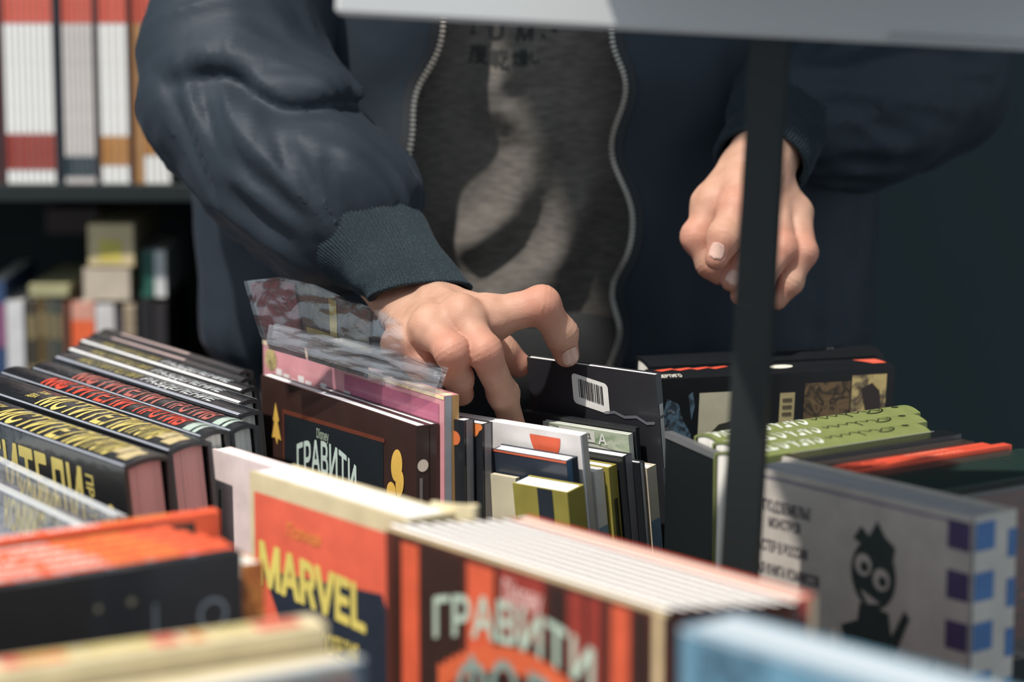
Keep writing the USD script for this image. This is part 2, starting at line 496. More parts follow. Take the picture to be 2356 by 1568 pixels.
LAV = [(70, 70, 86), (112, 108, 116), (140, 132, 138), (96, 118, 140), (150, 140, 120)]
sleeve_comic('comic in a clear sleeve with yellow title, leaning on the nearest black hardback', (-60, 1030), (268, 1184), 0.986, -10, LAV, 'lavender_a', 'КОМИКС', 78, 5, hh=.236)
sleeve_comic('comic in a clear sleeve with yellow title, nearer twin at the left edge', (-130, 1058), (196, 1214), 0.980, -10, LAV, 'lavender_b', 'КОМИКС', 100, 4, hh=.230)

# ---------------- spine-up orange books, left foreground
ORG = ink(232, 84, 36, 0.42, 0.25)
ORG_Y = ink(240, 150, 40, 0.42, 0.25)
ORG_W = ink(255, 226, 218, 0.45)
Z_OR, RIS_OR = 1.0, 0.835
A, B = at_z(0, 1243, Z_OR), at_z(505, 1172, Z_OR)
OR_ANG = heading(A, B)
uo = np.array([math.cos(math.radians(OR_ANG)), math.sin(math.radians(OR_ANG)), 0]); po = np.array([-uo[1], uo[0], 0])
front_B = at_z(556, 1268, Z_OR)
base_perp = po @ front_B
h = Z_OR - RIS_OR
labs = ['nearest slim orange book of the block of five', 'second slim orange book of the block from the front', 'middle slim orange book of the block of five', 'fourth slim orange book of the block from the front', 'farthest slim orange book of the block of five']
Lo = 0.255


OB = []


def orange_book(label, Bpt, t):
    bk = Book('orange_book', label, frame(Bpt - uo * Lo, OR_ANG, h), Lo, t, h, 'up', ORG, CARD, group='slim orange books on edge', c=0.0011, bulge=.0009)
    tm = 1000 * t
    bk.top(S(U(*[T(s_, x_, tm * .22, tm * .52, w_) for s_, x_, w_ in (('ВЫПУСК', 120, 30), ('КОСМОС', 157, 28))])), ORG_W, 'spine_lettering')
    bk.top(S(T('ИСТОРИИ', 188, tm * .2, tm * .56, 38)), ORG_Y, 'spine_lettering')
    bk.top(S(disc(Lo * 1000 - 12, tm * .5, 1.6)), ink(150, 50, 30), 'spine_emblem')
    bk.front(S(R(60, 4, 180, 60)), art('orange_cover', [(36, 30, 30), (60, 44, 34), (120, 90, 40)], 30), off=0.0002)
    OB.append(bk)
    return bk


ends = [(556, 1268), (575, 1248), (560, 1232), (545, 1217), (530, 1203)]
dperp = [0.0105 + 0.0131 * i for i in range(5)]
for i in range(5):
    Bp = front_B + po * dperp[i] + uo * (0.002, 0.004, 0.001, -0.003, -0.006)[i]
    orange_book('%s, spine up' % labs[i], Bp, .0127)
Bp = at_z(505, 1172, Z_OR)
orange_book('lone slim orange book, a dark gap behind the block of five', Bp, .0115)
# the black book that closes the block in front
bk = Book('black_hardback', 'black hardback with pale ring emblem on its cover, in front of the orange books', frame(front_B - uo * Lo, OR_ANG, h), Lo, .0100, h, 'up', ink(36, 36, 40, .4, .4), CARD, c=0.002)
bk.front(S(disc(238, 30, 8.2).difference(disc(238, 30, 6.4))), ink(120, 130, 140), 'cover_emblem', label='pale grey ring')
bk.front(S(U(R(205, 20, 1.8, 30), R(142, 36, 2.2, 20))), ink(110, 118, 126), 'cover_print')
bk.front(S(U(R(172, 45, 13, 14), P((184, 46), (187, 46), (185, 58)))), ink(196, 160, 52), 'cover_emblem', label='small yellow badge')
bk.front(S(U(disc(175, 18, 1.6), disc(193, 17, 1.8), disc(120, 40, 2), disc(112, 40, 2), disc(96, 42, 2))), ink(140, 130, 110), 'cover_print')
bk.front(S(U(R(20, 36, 235, 1.2), R(150, 50, 9, 16), R(126, 46, 9, 14))), ink(48, 64, 84), 'cover_print')
bk.top(S(U(*[disc(70 + 23 * i, 1.5 + (i % 3), 3, 1.3) for i in range(8)])), ink(120, 140, 160), 'spine_print')
riser('low black riser under the orange books', OB + [bk], RIS_OR)
sl = Book('orange_book', 'orange and gold slipcase end between the black hardback and the red-covered album', frame(at_z(560, 1299, .985), OR_ANG + 0, .985 - TABLE_Z), .012, .06, .985 - TABLE_Z, 'right', art('slipcase', [(170, 70, 30), (220, 140, 50), (110, 40, 24)], 60), CARD)

# ---------------- ivory volumes with spines up, bottom left
IV = ink(206, 190, 150, 0.5)
IVR = ink(206, 92, 70, 0.45)
Z_IV = 1.0
A, B = at_z(0, 1541, Z_IV), at_z(752, 1432, Z_IV)
ang = heading(A, B); ui = np.array([math.cos(math.radians(ang)), math.sin(math.radians(ang)), 0]); pi_ = np.array([-ui[1], ui[0], 0])
Li = 0.27
IVB = []
for i, (z, sh, lab) in enumerate([(Z_IV, 0.0, 'ivory volume with yellow and red spine lettering, spine up at the bottom left'), (Z_IV - 0.012, -0.0245, 'plain ivory volume with a red lower cover, in front of the lettered one')]):
    h = z - 0.800
    bk = Book('ivory_volume', lab, frame(B + pi_ * sh - ui * Li + np.array([0, 0, z - Z_IV]), ang, h), Li, .0215, h, 'up', IV, CARD, c=0.003, over=0.003, bulge=0.0012)
    if i == 0:
        for x_, w_ in ((118, 30), (188, 13), (205, 8), (238, 22)):
            bk.top(S(R(x_, 6, w_, 12)), IVR, 'spine_print', label='red block')
        for w_, x_, l_ in (('ЭНЦИКЛОПЕДИЯ', 10, 100), ('MARVEL', 128, 26), ('ЭНЦИКЛОПЕДИЯ', 156, 32), ('ИСТОРИИ', 206, 30)):
            bk.top(S(T(w_, x_, 7, 9, l_)), ink(208, 190, 84), 'spine_lettering', off=.0006)
    IVB.append(bk)
    bk.front(S(R(3, 13, 262, 140)), ink(176, 66, 50), 'cover_print', label='red panel')
    bk.front(S(R(0, 9, 270, 1.6)), ink(150, 132, 96), 'cover_groove')
riser('low black riser under the ivory volumes', IVB, 0.80)
sleeve_comic('many-coloured comic in a clear sleeve, lowest in front of the ivory volumes', (330, 1605), (835, 1512), 0.997, -4,
             [(40, 40, 44), (120, 80, 40), (70, 120, 120), (190, 100, 60), (60, 50, 60), (200, 180, 90), (120, 130, 160)], 'rainbow', None, 0, 0, hh=.255, sl_over=.006)

# ---------------- the red-covered album with the big yellow title
A, ang, w = by_front((574, 1083), (939, 1195), 1.0)
h = 1.0 - TABLE_Z
mv = Book('comic_album', 'tall ivory-bordered album with orange-red and navy cover and large yellow title', frame(A, ang, h), w, .031, h, 'right', ink(206, 190, 150, .5), pages(216, 216, 216, 1, 500, .92), c=0.003, over=0.0)
k = w * 1000
mv.front(S(R(5, 11, k - 13, 215)), ink(226, 92, 60, .5), 'cover_panel', label='orange-red panel')
mv.front(S(P((13, 56), (k - 24, 46), (k - 8, 76), (k - 8, 226), (84, 226), (40, 96))), ink(32, 44, 60, .5), 'cover_panel', label='navy wedge', off=.0005)
g_ = affinity.affine_transform(T('MARVEL', 0, 0, 24, 106).buffer(.7), [1, 0, 0.06, 1, 0, 0])
mv.front(S(affinity.translate(g_, 11, 40)), ink(214, 198, 84, .5), 'cover_lettering', label='large yellow capitals', off=.0008)
mv.front(S(T('Полная', 40, 23, 8, 34)), ink(226, 132, 52, .5), 'cover_lettering', off=.0008)
mv.front(S(T('ЭНЦИКЛОПЕДИЯ', 50, 80, 11, 60)), ink(214, 198, 84, .5), 'cover_lettering', off=.0008)
xs = np.linspace(0, 1, 9)
curl = Polygon([(w - .016 + .022 * q, .027 + .010 * q ** 2) for q in xs] + [(w - .016 + .022 * q, .0295 + .012 * q ** 2) for q in xs[::-1]])
part('curled_corner', extrude_z(curl.union(Point(w + .006, .039).buffer(.0032)), h - .03, h + .0035), ink(222, 206, 164, .5), mv.p)
# its pale neighbour behind
A, ang, w = by_front((487, 1032), (640, 1079), .992, w=.122)
h = .992 - TABLE_Z
pw = Book('comic_album', 'pale pinkish hardback with green line, between the pink-edged hardbacks and the red album', frame(A, ang, h), w, .013, h, 'right', ink(222, 204, 204, .5), pages(240, 240, 240, 1, 500, .9), c=0.003)
pw.front(S(R(8.5, 24, 1.6, 120)), ink(40, 74, 54), 'cover_stripe')

# ---------------- the stack of brown plank-covered paperbacks, front centre
A, ang, w = by_front((888, 1207), (1536, 1404), 1.0)
h = 1.0 - TABLE_Z
u = np.array([math.cos(math.radians(ang)), math.sin(math.radians(ang)), 0]); p = np.array([-u[1], u[0], 0])
PLANK = art('planks', [(36, 22, 20), (64, 34, 28), (96, 42, 34), (52, 28, 24)], 1.0, (60, 60, 5), .45)
GROUPG = 'brown plank-covered paperbacks in the front stack'


def plank_book(label, M, t):
    b = Book('plank_paperback', label, M, w, t, h, 'right', PLANK, pages(255, 255, 252, 1, 420, .84), group=GROUPG, c=0.0009)
    return b


k = w * 1000
t0 = .0068
gf = plank_book('front copy of the plank-covered paperbacks, its mint title and orange stripes in full view', frame(A, ang, h), t0)
BUFF = ink(216, 188, 140, .5)
gf.front(S(U(R(0, 0, k, 2.4), R(k - 9, 0, 5.5, h * 1000))), BUFF, 'cover_edging', label='buff edging')
PL1, PL2, PL3 = ink(214, 84, 44, .5), ink(150, 50, 38, .5), ink(52, 34, 30, .5)
for q_, m_, l_ in (((14, 6, 15, 80), PL1, 'bright orange plank'), ((70, 6, 22, 52), PL1, 'bright orange plank'), ((182, 5, 13, 160), PL1, 'bright orange plank'),
                   ((96, 4, 36, 33), PL2, 'dark red plank'), ((150, 5, 12, 40), PL2, 'dark red plank'), ((165, 5, 9, 60), PL2, 'dark red plank'),
                   ((31, 5, 34, 80), PL3, 'dark brown plank'), ((136, 5, 12, 60), PL3, 'dark brown plank'), ((198, 5, 10, 200), PL3, 'dark brown plank')):
    gf.front(S(R(*q_)), m_, 'cover_plank', label=l_)
gf.front(S(T('Disney', 100, 9, 12, 30, bold=True)), ink(226, 180, 172, .5), 'cover_lettering', off=.0006)
gf.front(S(T('ГРАВИТИ', 42, 21, 21, 128, arch=10)), ink(176, 194, 176, .5), 'cover_lettering', label='mint plank letters', off=.0006)
bow = affinity.translate(affinity.scale(U(*[R(x_, 70 + 22 * ((x_ - 65) / 65) ** 2, 7, 13) for x_ in range(0, 130, 6)]), 1, 1), 46, -27)
gf.front(S(bow), ink(216, 92, 44, .5), 'cover_band', label='orange band under the title', off=.0008)
gf.front(S(T('ФОЛЗ', 62, 52, 28, 96, arch=8)), ink(128, 148, 140, .5), 'cover_lettering', label='grey-green letters', off=.0010)
gf.front(S(U(disc(23, 116, 9, 15), R(14, 116, 18, 60))), ink(226, 214, 214, .5), 'cover_picture', label='pale rounded shape', off=.0006)
gf.front(S(P((10, 88), (40, 88), (44, 240), (0, 240), (0, 96))), art('plank_low', [(40, 34, 30), (90, 70, 40), (50, 66, 60), (120, 60, 36)], 50), 'cover_picture', off=.0004)
off, labn = t0, 0
positions = ['second', 'third', 'fourth', 'fifth', 'sixth', 'seventh', 'eighth']
src = None
for i in range(8):
    t = .0062
    sh = .0035 * (i + 1) + RNG.uniform(-.001, .001)
    Ai = A + p * (off + .0003) + u * sh + np.array([0, 0, 0.0])
    M = frame(Ai, ang, h)
    lab = '%s plank-covered paperback from the front of the stack, its pale page top showing' % ORD[i + 1]
    if src is None:
        src = plank_book(lab, M, t)
        src.side(S(R(1.2, 6, 3.6, 200)), art('plank_spine', [(120, 50, 40), (70, 70, 66), (150, 120, 90)], 40, (1, 1, .2)), 'spine_print')
    else:
        copy_of(src.p, lab, M)
    off += t + .0004
lb = Book('comic_album', 'cream-edged album with red spine, last in the front stack', frame(A + p * (off + .0005) + u * .030, ang, h - .001), w - .006, .013, h - .001, 'right', ink(206, 70, 52, .45), pages(226, 206, 190, 1, 400), c=0.002)
lb.front(S(R(0, 0, 220, 2)), BUFF, 'cover_edging')
lb.side(S(R(9, 0, 3.6, 200)), ink(224, 200, 160), 'spine_print', label='cream edge')
lb.side(S(R(3, 8, 5, 30)), ink(110, 28, 40), 'spine_print')

# ---------------- the pale blue book, bottom right
A, ang, w = by_front((1566, 1441), (2010, 1568), 1.02, w=.19)
h = 1.02 - TABLE_Z
bl = Book('comic_album', 'light blue hardback, nearest at the bottom right', frame(A, ang, h), w, .034, h, 'left', ink(92, 138, 162, .5), pages(168, 180, 190, 1, 500, .9), c=0.0025)
bl.front(S(R(10, 4, 40, 20)), art('blue_marks', [(92, 138, 162), (76, 118, 142), (58, 92, 110), (92, 138, 162)], 80), 'cover_picture')
bl.front(S(disc(34, 44, 14, 9)), ink(190, 90, 130), 'cover_picture', label='pink shape')
bl.front(S(R(0, 0, 190, 2.2)), ink(165, 178, 190), 'cover_edging')

# ---------------- the grey book behind the post, right
A, ang, w = by_front((1705, 1067), (2238, 1192), 1.0)
h = 1.0 - TABLE_Z
gr = Book('comic_album', 'grey notebook-look hardback with printed figure and blue squares, right of the post', frame(A, ang, h), w, .036, h, 'right', ink(176, 168, 160, .55), pages(150, 150, 156, 1, 500), c=0.0025, over=0.002)
k = w * 1000
INKP, INKG, SQP, SQB = ink(60, 54, 66), ink(44, 56, 54), ink(70, 58, 96), ink(50, 96, 150)
gr.front(S(U(T('О ПОДЗЕМЕЛЬЕ', 14, 17, 6.5, 44), T('МОНСТРОВ', 24, 27, 6, 26), T('МАСТЕР В РОССИИ', 12, 41, 6.5, 44), T('ПЕРВАЯ КНИГА КОМИКСОВ', 4, 55, 6.5, 62))), INKP, 'cover_lettering')
gr.front(S(R(1, 3, k - 4, 1.6)), ink(120, 110, 126), 'cover_stripe')
head = U(disc(122, 58, 17, 20), P((106, 40), (112, 32), (118, 37), (124, 27), (130, 35), (138, 40), (136, 52)))
eyes = U(disc(114, 54, 6.5), disc(128, 60, 6.5))
body = U(P((112, 76), (134, 78), (140, 108), (108, 106)), P((112, 86), (98, 92), (102, 104), (112, 98)), P((136, 92), (146, 74), (150, 78), (140, 100)), R(96, 104, 60, 10), P((160, 108), (168, 96), (172, 110), (164, 118), (162, 150), (156, 150)), R(104, 116, 40, 22))
head, body, eyes = [affinity.translate(g_, -14, -13) for g_ in (head, body, eyes)]
gr.front(S(U(head, body).difference(U(eyes.difference(U(disc(101, 42, 3), disc(115, 48, 3))), P((98, 55), (114, 61), (104, 63))))), INKG, 'cover_picture', label='dark cartoon figure with round eyes')
for y_ in (3, 31, 59, 87, 115):
    gr.front(S(R(k - 17, y_, 16, 16)), SQP, 'cover_square', label='dark purple square')
    gr.side(S(R(2.5, y_, 16, 16)), SQB, 'spine_square', label='blue square')
gr.side(S(R(0, 0, 1.4, h * 1000)), INKP, 'spine_stripe')
for y_ in (10, 38, 66, 94):
    gr.side(S(R(29, y_, 7, 16)), SQB, 'spine_square', label='blue square')
# ---------------- the framed dark paperback in the middle, and the pink comic behind it
h = 1.0 - TABLE_Z
A, ang, w = by_front((600, 861), (958, 976), 1.0)
dk = Book('plank_paperback', 'dark brown framed paperback with mint title and gold ornaments, left of the hand', frame(A, ang, h - .0014, roll=-0.3), w, .0095, h - .0014, 'right', ink(58, 38, 34, .4, .2), pages(228, 228, 232, 1, 600, .9), c=0.0015)
k = w * 1000
dk.front(S(P((35, 22), (k - 42, 18), (k - 42, 170), (35, 170))), ink(30, 36, 42, .4), 'cover_panel', label='dark inner panel')
dk.front(S(U(P((33, 19), (k - 40, 15), (k - 40, 18), (35, 22)), R(33, 20, 2, 140))), ink(104, 52, 36, .4), 'cover_edging', off=.0004)
GOLD = ink(222, 176, 60, .4, .3)
dk.front(S(U(P((23, 16), (28, 28), (26, 30), (31, 42), (26, 41), (25, 46), (22, 41), (17, 42), (21, 30), (19, 29)))), GOLD, 'cover_ornament', label='gold tree ornament', off=.0006)
dk.front(S(affinity.rotate(U(disc(k - 26, 30, 7, 11), disc(k - 20, 40, 5, 9), disc(k - 29, 50, 6, 7)), 12)), GOLD, 'cover_ornament', label='gold curl ornament', off=.0006)
dk.front(S(T('Disney', 83, 24, 6.5, 17)), ink(150, 166, 150), 'cover_lettering', off=.0006)
dk.front(S(T('ГРАВИТИ', 54, 32, 22, 84, arch=9)), ink(186, 206, 200, .4), 'cover_lettering', label='mint plank letters', off=.0006)
dk.front(S(affinity.translate(U(*[R(x_, 0 + 9 * ((x_ - 40) / 40) ** 2, 5, 8) for x_ in range(0, 78, 4)]), 58, 56)), ink(206, 96, 48), 'cover_band', off=.0008)
dk.front(S(T('ФОЛЗ', 70, 65, 22, 60)), ink(170, 186, 178), 'cover_lettering', off=.0008)
dk.side(S(disc(4.6, 26, 4)), ink(226, 206, 186), 'spine_emblem', label='pale round emblem')
dk.side(S(R(2, 34, 2.4, 180)), ink(120, 110, 110), 'spine_print')
A = dk.M[:3, 3] + dk.M[:3, 2] * dk.h + dk.M[:3, 1] * .0100 + dk.M[:3, 0] * .066
dk2 = Book('plank_paperback', 'twin of the framed dark paperback, its page top showing just behind', frame(A, ang, dk.h - .001, roll=-0.3), w - .066, .007, dk.h - .001, 'right', ink(58, 38, 34, .4, .2), pages(222, 222, 226, 1, 600, .9), c=0.0015)

w = dk.w + .035
hp = dk.h + .0185
A = dk.M[:3, 3] + dk.M[:3, 2] * hp + dk.M[:3, 1] * .0176 - dk.M[:3, 0] * .030
pk = Book('comic_album', 'pink-covered comic with cream top edge, behind the framed dark paperback', frame(A, ang, hp, roll=-0.3), w, .011, hp, 'right', ink(206, 138, 146, .45, .3), pages(226, 206, 170, 1, 500), c=0.0016)
k = w * 1000
pk.front(S(R(0, 0, k, 2.5)), ink(232, 208, 160), 'cover_edging', label='cream edging')
pk.front(S(U(*[R(20 + 11 * i, 17 + (i % 3) * 2.0, 9, 16) for i in range(10)])), ink(222, 214, 214), 'cover_lettering')
pk.front(S(R(120, 6, k - 126, 20)), ink(176, 88, 118, .45, .3), 'cover_print')
pk.front(S(disc(12, 12, 9, 8)), art('pink_corner', [(120, 110, 60), (190, 170, 110), (60, 50, 40)], 120), 'cover_picture')
pk.side(S(R(.4, 0, 5.0, hp * 1000)), ink(150, 152, 158), 'spine_stripe', label='grey half of the spine')
pk.side(S(R(5.6, 0, 5.2, hp * 1000)), ink(178, 134, 72), 'spine_stripe', label='gold half of the spine')


def limp_sleeve(label, pts_top, pts_low, Y0, Y1, thick, cols, key, seed, art_amount=0.75, ripple=0.004):
    """a clear bag with a comic in it, standing up out of the row, top edge wavy: the outline in points along its top and bottom, from depth Y0 on the left to Y1 on the right"""
    x0, x1 = pts_low[0][0], pts_low[-1][0]
    n, m = 46, 26
    tx = np.linspace(0, 1, n)
    def along(pts, q):
        a = np.array(pts, float); s = np.linspace(0, 1, len(a))
        return np.stack([np.interp(q, s, a[:, 0]), np.interp(q, s, a[:, 1])], 1)
    tp, lo = along(pts_top, tx), along(pts_low, tx)
    V = np.zeros((n, m, 3))
    for i in range(n):
        Y = Y0 + (Y1 - Y0) * tx[i]
        a, b = at_y(*lo[i], Y), at_y(*tp[i], Y)
        for j in range(m):
            q = j / (m - 1)
            V[i, j] = a * (1 - q) + b * q
            V[i, j, 1] += ripple * (meshkit.fbm(np.array([tx[i] * 6, q * 4, seed]), 3, seed) - .5) * 2 * (0.3 + q)
    t = thing('sleeved_comic', label, 'comic book')
    nrm = np.array([Y1 - Y0, -(at_y(*lo[-1], Y1) - at_y(*lo[0], Y0))[0], 0.0]); nrm /= np.linalg.norm(nrm)
    if nrm[1] > 0:
        nrm = -nrm
    k = (np.arange(n - 1)[:, None] * m + np.arange(m - 1)[None, :]).ravel()
    F = np.stack([k, k + m, k + m + 1, k + 1], 1); F = np.vstack([F[:, [0, 1, 2]], F[:, [0, 2, 3]]])
    film = lambda d: V.reshape(-1, 3) + nrm * d
    v1, v2 = film(thick / 2), film(-thick / 2)
    M_ = clear_plastic('limp_film_' + key, (0.86, 0.86, 0.88) if cols is None else (0.93, 0.93, 0.94), 0.16 if cols is None else .07, .6, 40, .34 if cols is None else .06)
    sheet_ = lambda v: orient(trimesh.Trimesh(v, F, process=False), nrm)
    part('clear_sleeve', sheet_(v1), M_, t, smooth=True)
    part('clear_sleeve', sheet_(v2), M_, t, smooth=True)
    def leaf(name, i0, i1, j0, j1, d0, mat_):
        kk = (np.arange(i0, i1)[:, None] * m + np.arange(j0, j1)[None, :]).ravel()
        Fi = np.stack([kk, kk + m, kk + m + 1, kk + 1], 1); Fi = np.vstack([Fi[:, [0, 1, 2]], Fi[:, [0, 2, 3]]])
        sh = orient(trimesh.Trimesh(V.reshape(-1, 3) + nrm * d0, Fi, process=False), nrm)
        sh.remove_unreferenced_vertices()
        part(name, join(sh, trimesh.Trimesh(sh.vertices - nrm * .0006, sh.faces[:, ::-1], process=False)), mat_, t, smooth=True)
    if cols:
        leaf('comic', 1, 13, 0, m - 2, 0, art('maroon', [(58, 34, 40), (92, 52, 60), (66, 40, 46), (104, 72, 74)], 60, (1, 1, 1.6), .5))
        leaf('comic', 14, int(n * art_amount), 0, m - 2, 0, art(key, cols, 34, (1, 1, 2.2), .5, 0, .3))
        leaf('cover_band', 15, 34, 9, 11, .0005, ink(112, 104, 54))
        leaf('cover_band', 22, 24, 11, m - 3, .0005, ink(112, 104, 54))
    return t


limp_sleeve('creased clear sleeve with dark and olive comic art, standing highest beside the wrist', [(564, 648), (640, 636), (720, 655), (800, 690), (880, 716), (925, 745)], [(612, 800), (690, 822), (770, 846), (850, 872), (930, 900)], 1.758, 1.659, .003,
            [(26, 26, 28), (44, 40, 40), (34, 33, 34), (60, 56, 44), (30, 29, 31), (78, 64, 58)], 'dark_olive', 4, .72)
limp_sleeve('cloudy clear sleeve folded over the pink comic', [(624, 746), (700, 762), (800, 783), (900, 806), (1026, 848)], [(618, 788), (700, 812), (800, 842), (900, 874), (1004, 908)], 1.733, 1.638, .005, None, 'cloudy', 9, ripple=.003)

# ---------------- the upright books in the middle, spines to the right
UA = U_ANG
uu = np.array([math.cos(math.radians(UA)), math.sin(math.radians(UA)), 0]); pp = np.array([-uu[1], uu[0], 0])


def upright(name, label, px, perp, w, t, cover, lean=9.0, cat='book', paper=None, base=TABLE_Z, c=.0015, over=0.0, turn=0.0, spine='right'):
    """a standing book whose front right upper corner is seen at px, in the plane pp.x = perp"""
    lo, hi = .8, 3.0
    r = ray(*px)
    s_ = (perp - pp @ np.array([0, 0, CAM_Z])) / (pp @ r)
    C = np.array([0, 0, CAM_Z]) + r * s_
    a = math.radians(UA + turn)
    hh = (C[2] - base) / math.cos(math.radians(lean))
    M = frame(C - np.array([math.cos(a), math.sin(a), 0]) * w, UA + turn, hh, lean)
    return Book(name, label, M, w, t, hh, spine, cover, paper or pages(228, 226, 226, 1, 600, .88), cat=cat, c=c, over=over)


GREYC = ink(128, 124, 128, .4, .3)
DARKC = ink(30, 33, 38, .4, .4)
P0 = 1.232
k1 = upright('black_paperback', 'black paperback with dark grey spine, right of the gold-striped spine', (1068, 968), P0, .013, .010, DARKC, 1)
k1.side(S(R(1.5, 0, 6.5, 250)), GREYC, 'spine_stripe', label='grey spine stripe')
k1.front(S(disc(5, 12, 4.6)), ink(208, 104, 40), 'cover_emblem')
k2 = upright('black_paperback', 'black paperback with orange emblem and dark grey spine, beside the white comic', (1110, 976), P0 + .0108, .028, .010, DARKC, 1)
k2.side(S(R(1.5, 0, 6.5, 250)), GREYC, 'spine_stripe', label='grey spine stripe')
k2.front(S(U(disc(19, 3, 6.5), disc(23, 2, 5, 3))), ink(222, 120, 40), 'cover_emblem', label='orange emblem')
yb = upright('comic_album', 'short cream-spined book, low in the middle left of the yellow one', (1186, 1100), P0 + .0180, .026, .004, ink(196, 186, 158), 4, c=.002)
wy = upright('comic_album', 'low white-topped book with yellow and navy stripes, below the navy album', (1305, 1133), P0 + .0020, .044, .017, ink(150, 140, 52), 8, paper=pages(236, 236, 240, 1, 400, .93))
wy.front(S(R(20, 0, 12, 120)), ink(40, 48, 58), 'cover_stripe', label='navy stripe')
wy.front(S(disc(6, 26, 5)), ink(90, 96, 40), 'cover_print')
nv = upright('comic_album', 'navy album with white page top and blue spine, in front of the white comic', (1303, 1061), P0 + .0215, .062, .0115, ink(44, 52, 66, .4, .3), 8, paper=pages(232, 230, 230, 1, 500, .9), c=.0016)
nv.front(S(R(0, 0, 62, 1.4)), ink(214, 96, 60), 'cover_edging', label='orange edge')
nv.side(S(R(0, 0, 5, 240)), ink(62, 96, 128), 'spine_stripe', label='blue half of the spine')
nv.side(S(disc(9, 35, 1.8)), ink(196, 150, 120), 'spine_emblem')
wc = upright('white_comic', 'white comic with orange half-disc on its cover, just in front of the fingertips', (1335, 1002), P0 + .0350, .115, .007, ink(226, 222, 222, .5), 8, paper=pages(232, 230, 230, 1, 500, .9))
wc.front(S(P(*[(86 + 12.5 * math.cos(a_), 4 + 16 * math.sin(a_)) for a_ in np.linspace(0, math.pi, 24)])), ink(226, 92, 50, .5), 'cover_shape', label='orange half-disc')
wc.side(S(R(2, 0, 5, 240)), ink(184, 176, 164), 'spine_print')
v1 = upright('comic_album', 'white-spined book with a pale blue block, right of the white comic', (1367, 1086), P0 + .0500, .045, .0095, ink(214, 210, 204, .5), 8)
v1.side(S(R(0, 38, 10.5, 26)), ink(120, 150, 172), 'spine_block', label='pale blue block')
ol = upright('comic_album', 'olive yellow-spined book with dark vertical lettering', (1400, 1076), P0 + .0605, .046, .0085, ink(150, 138, 44, .5), 8)
ol.side(S(R(3, 22, 3.6, 32)), ink(60, 56, 24), 'spine_lettering')
g1 = upright('comic_album', 'grey-spined black album, right of the olive spine', (1432, 1052), P0 + .0700, .050, .0095, DARKC, 8)
g1.side(S(R(2.5, 0, 7.5, 240)), GREYC, 'spine_stripe', label='grey spine stripe')
g2 = upright('comic_album', 'thin grey-edged black album between grey and beige spines', (1470, 1066), P0 + .0805, .050, .006, DARKC, 8)
g2.side(S(R(1, 0, 2.5, 240)), ink(170, 168, 168), 'spine_stripe')
be = upright('comic_album', 'beige-spined book with blue-grey block, below the raised black comic', (1488, 1078), P0 + .0872, .052, .010, ink(196, 184, 160, .5), 8)
be.side(S(P((0, 36), (10.5, 36), (10.5, 62), (0, 66))), ink(100, 128, 148), 'spine_block', label='blue-grey block')
g0 = upright('comic_album', 'white comic with pale green landscape cover, below the barcode', (1446, 1000), P0 + .0980, .072, .0045, ink(186, 190, 180, .5), 8)
g0.front(S(P((0, 0), (72, 0), (72, 14), (40, 9), (16, 2))), art('green_cover', [(120, 144, 110), (176, 186, 164), (90, 116, 84)], 40, (1, 1, 2)), 'cover_picture')
g0.front(S(R(14, 1, 30, 8)), ink(206, 208, 200), 'cover_label', off=.0005)
g0.front(S(T('4600071', 17, 3, 3.4, 24)), ink(90, 90, 90), 'cover_lettering', off=.0008)
g0.front(S(T('А', 47, 2, 7, 7)), ink(214, 218, 214), 'cover_lettering', off=.0008)
bc2 = upright('black_comic', 'black comic with silvery strip, directly behind the raised barcode comic', (1462, 985), P0 + .1032, .095, .0038, DARKC, 8)
bc2.front(S(R(18, 5, 40, 4)), ink(150, 152, 150), 'cover_stripe')
bc = upright('black_comic', 'black comic with white barcode sticker, raised under the index finger', (1508, 863), P0 + .1078, .108, .0060, ink(40, 40, 46, .38, .35), 8, paper=pages(214, 212, 208, 1, 500, .9), c=.0012)
STK = affinity.affine_transform(sbox(0, 0, 30, 21).buffer(-3.2).buffer(3.2), [1, 0, .16, 1, 0, 0])
STK = affinity.translate(STK, 38, 6)
bc.front(S(STK), ink(222, 220, 218, .5), 'sticker', label='white barcode sticker', off=.0004)
bars = []
x_ = 0.0
rr = random.Random(3)
while x_ < 20:
    b_ = rr.choice([.5, .7, 1.1]); bars.append(R(x_, 0, b_, 13)); x_ += b_ + rr.choice([.45, .5, .85])
part('barcode_print', orient(flat(S(affinity.translate(affinity.affine_transform(U(*bars), [1, 0, .16, 1, 0, 0]), 43.5, 9.5)), lambda v: np.stack([v[:, 0], np.full(len(v), -.0007), bc.h - v[:, 1]], 1)), [0, -1, 0]), ink(40, 38, 40), bc.p, smooth=False, label='row of dark bars', kind='stuff')
bc.front(S(LineString([(64, 31), (72, 29.5), (80, 32), (90, 30.5), (98, 34), (104, 33)]).buffer(1.0)), ink(96, 100, 108), 'cover_print', off=.0004)
TORN = ink(186, 180, 176)
for y_, h_ in ((20, 8), (30, 34), (76, 20)):
    bc.side(S(R(1, y_, 4, h_)), TORN, 'spine_mark')
ck = upright('comic_album', 'black album with torn white marks along its spine, behind the raised comic', (1526, 986), P0 + .1192, .070, .006, ink(70, 66, 72, .4, .3), 8)
for y_, h_ in ((4, 20), (33, 8), (52, 34), (96, 30)):
    ck.side(S(R(.8, y_, 4.4, h_)), TORN, 'spine_mark')
ck2 = upright('comic_album', 'pale-spined album last of the middle row, left of the black divider', (1548, 1020), P0 + .1305, .060, .007, ink(90, 86, 88, .4, .3), 8)
for y_, h_ in ((8, 30), (50, 22), (84, 60)):
    ck2.side(S(R(2, y_, 3, h_)), TORN, 'spine_mark')

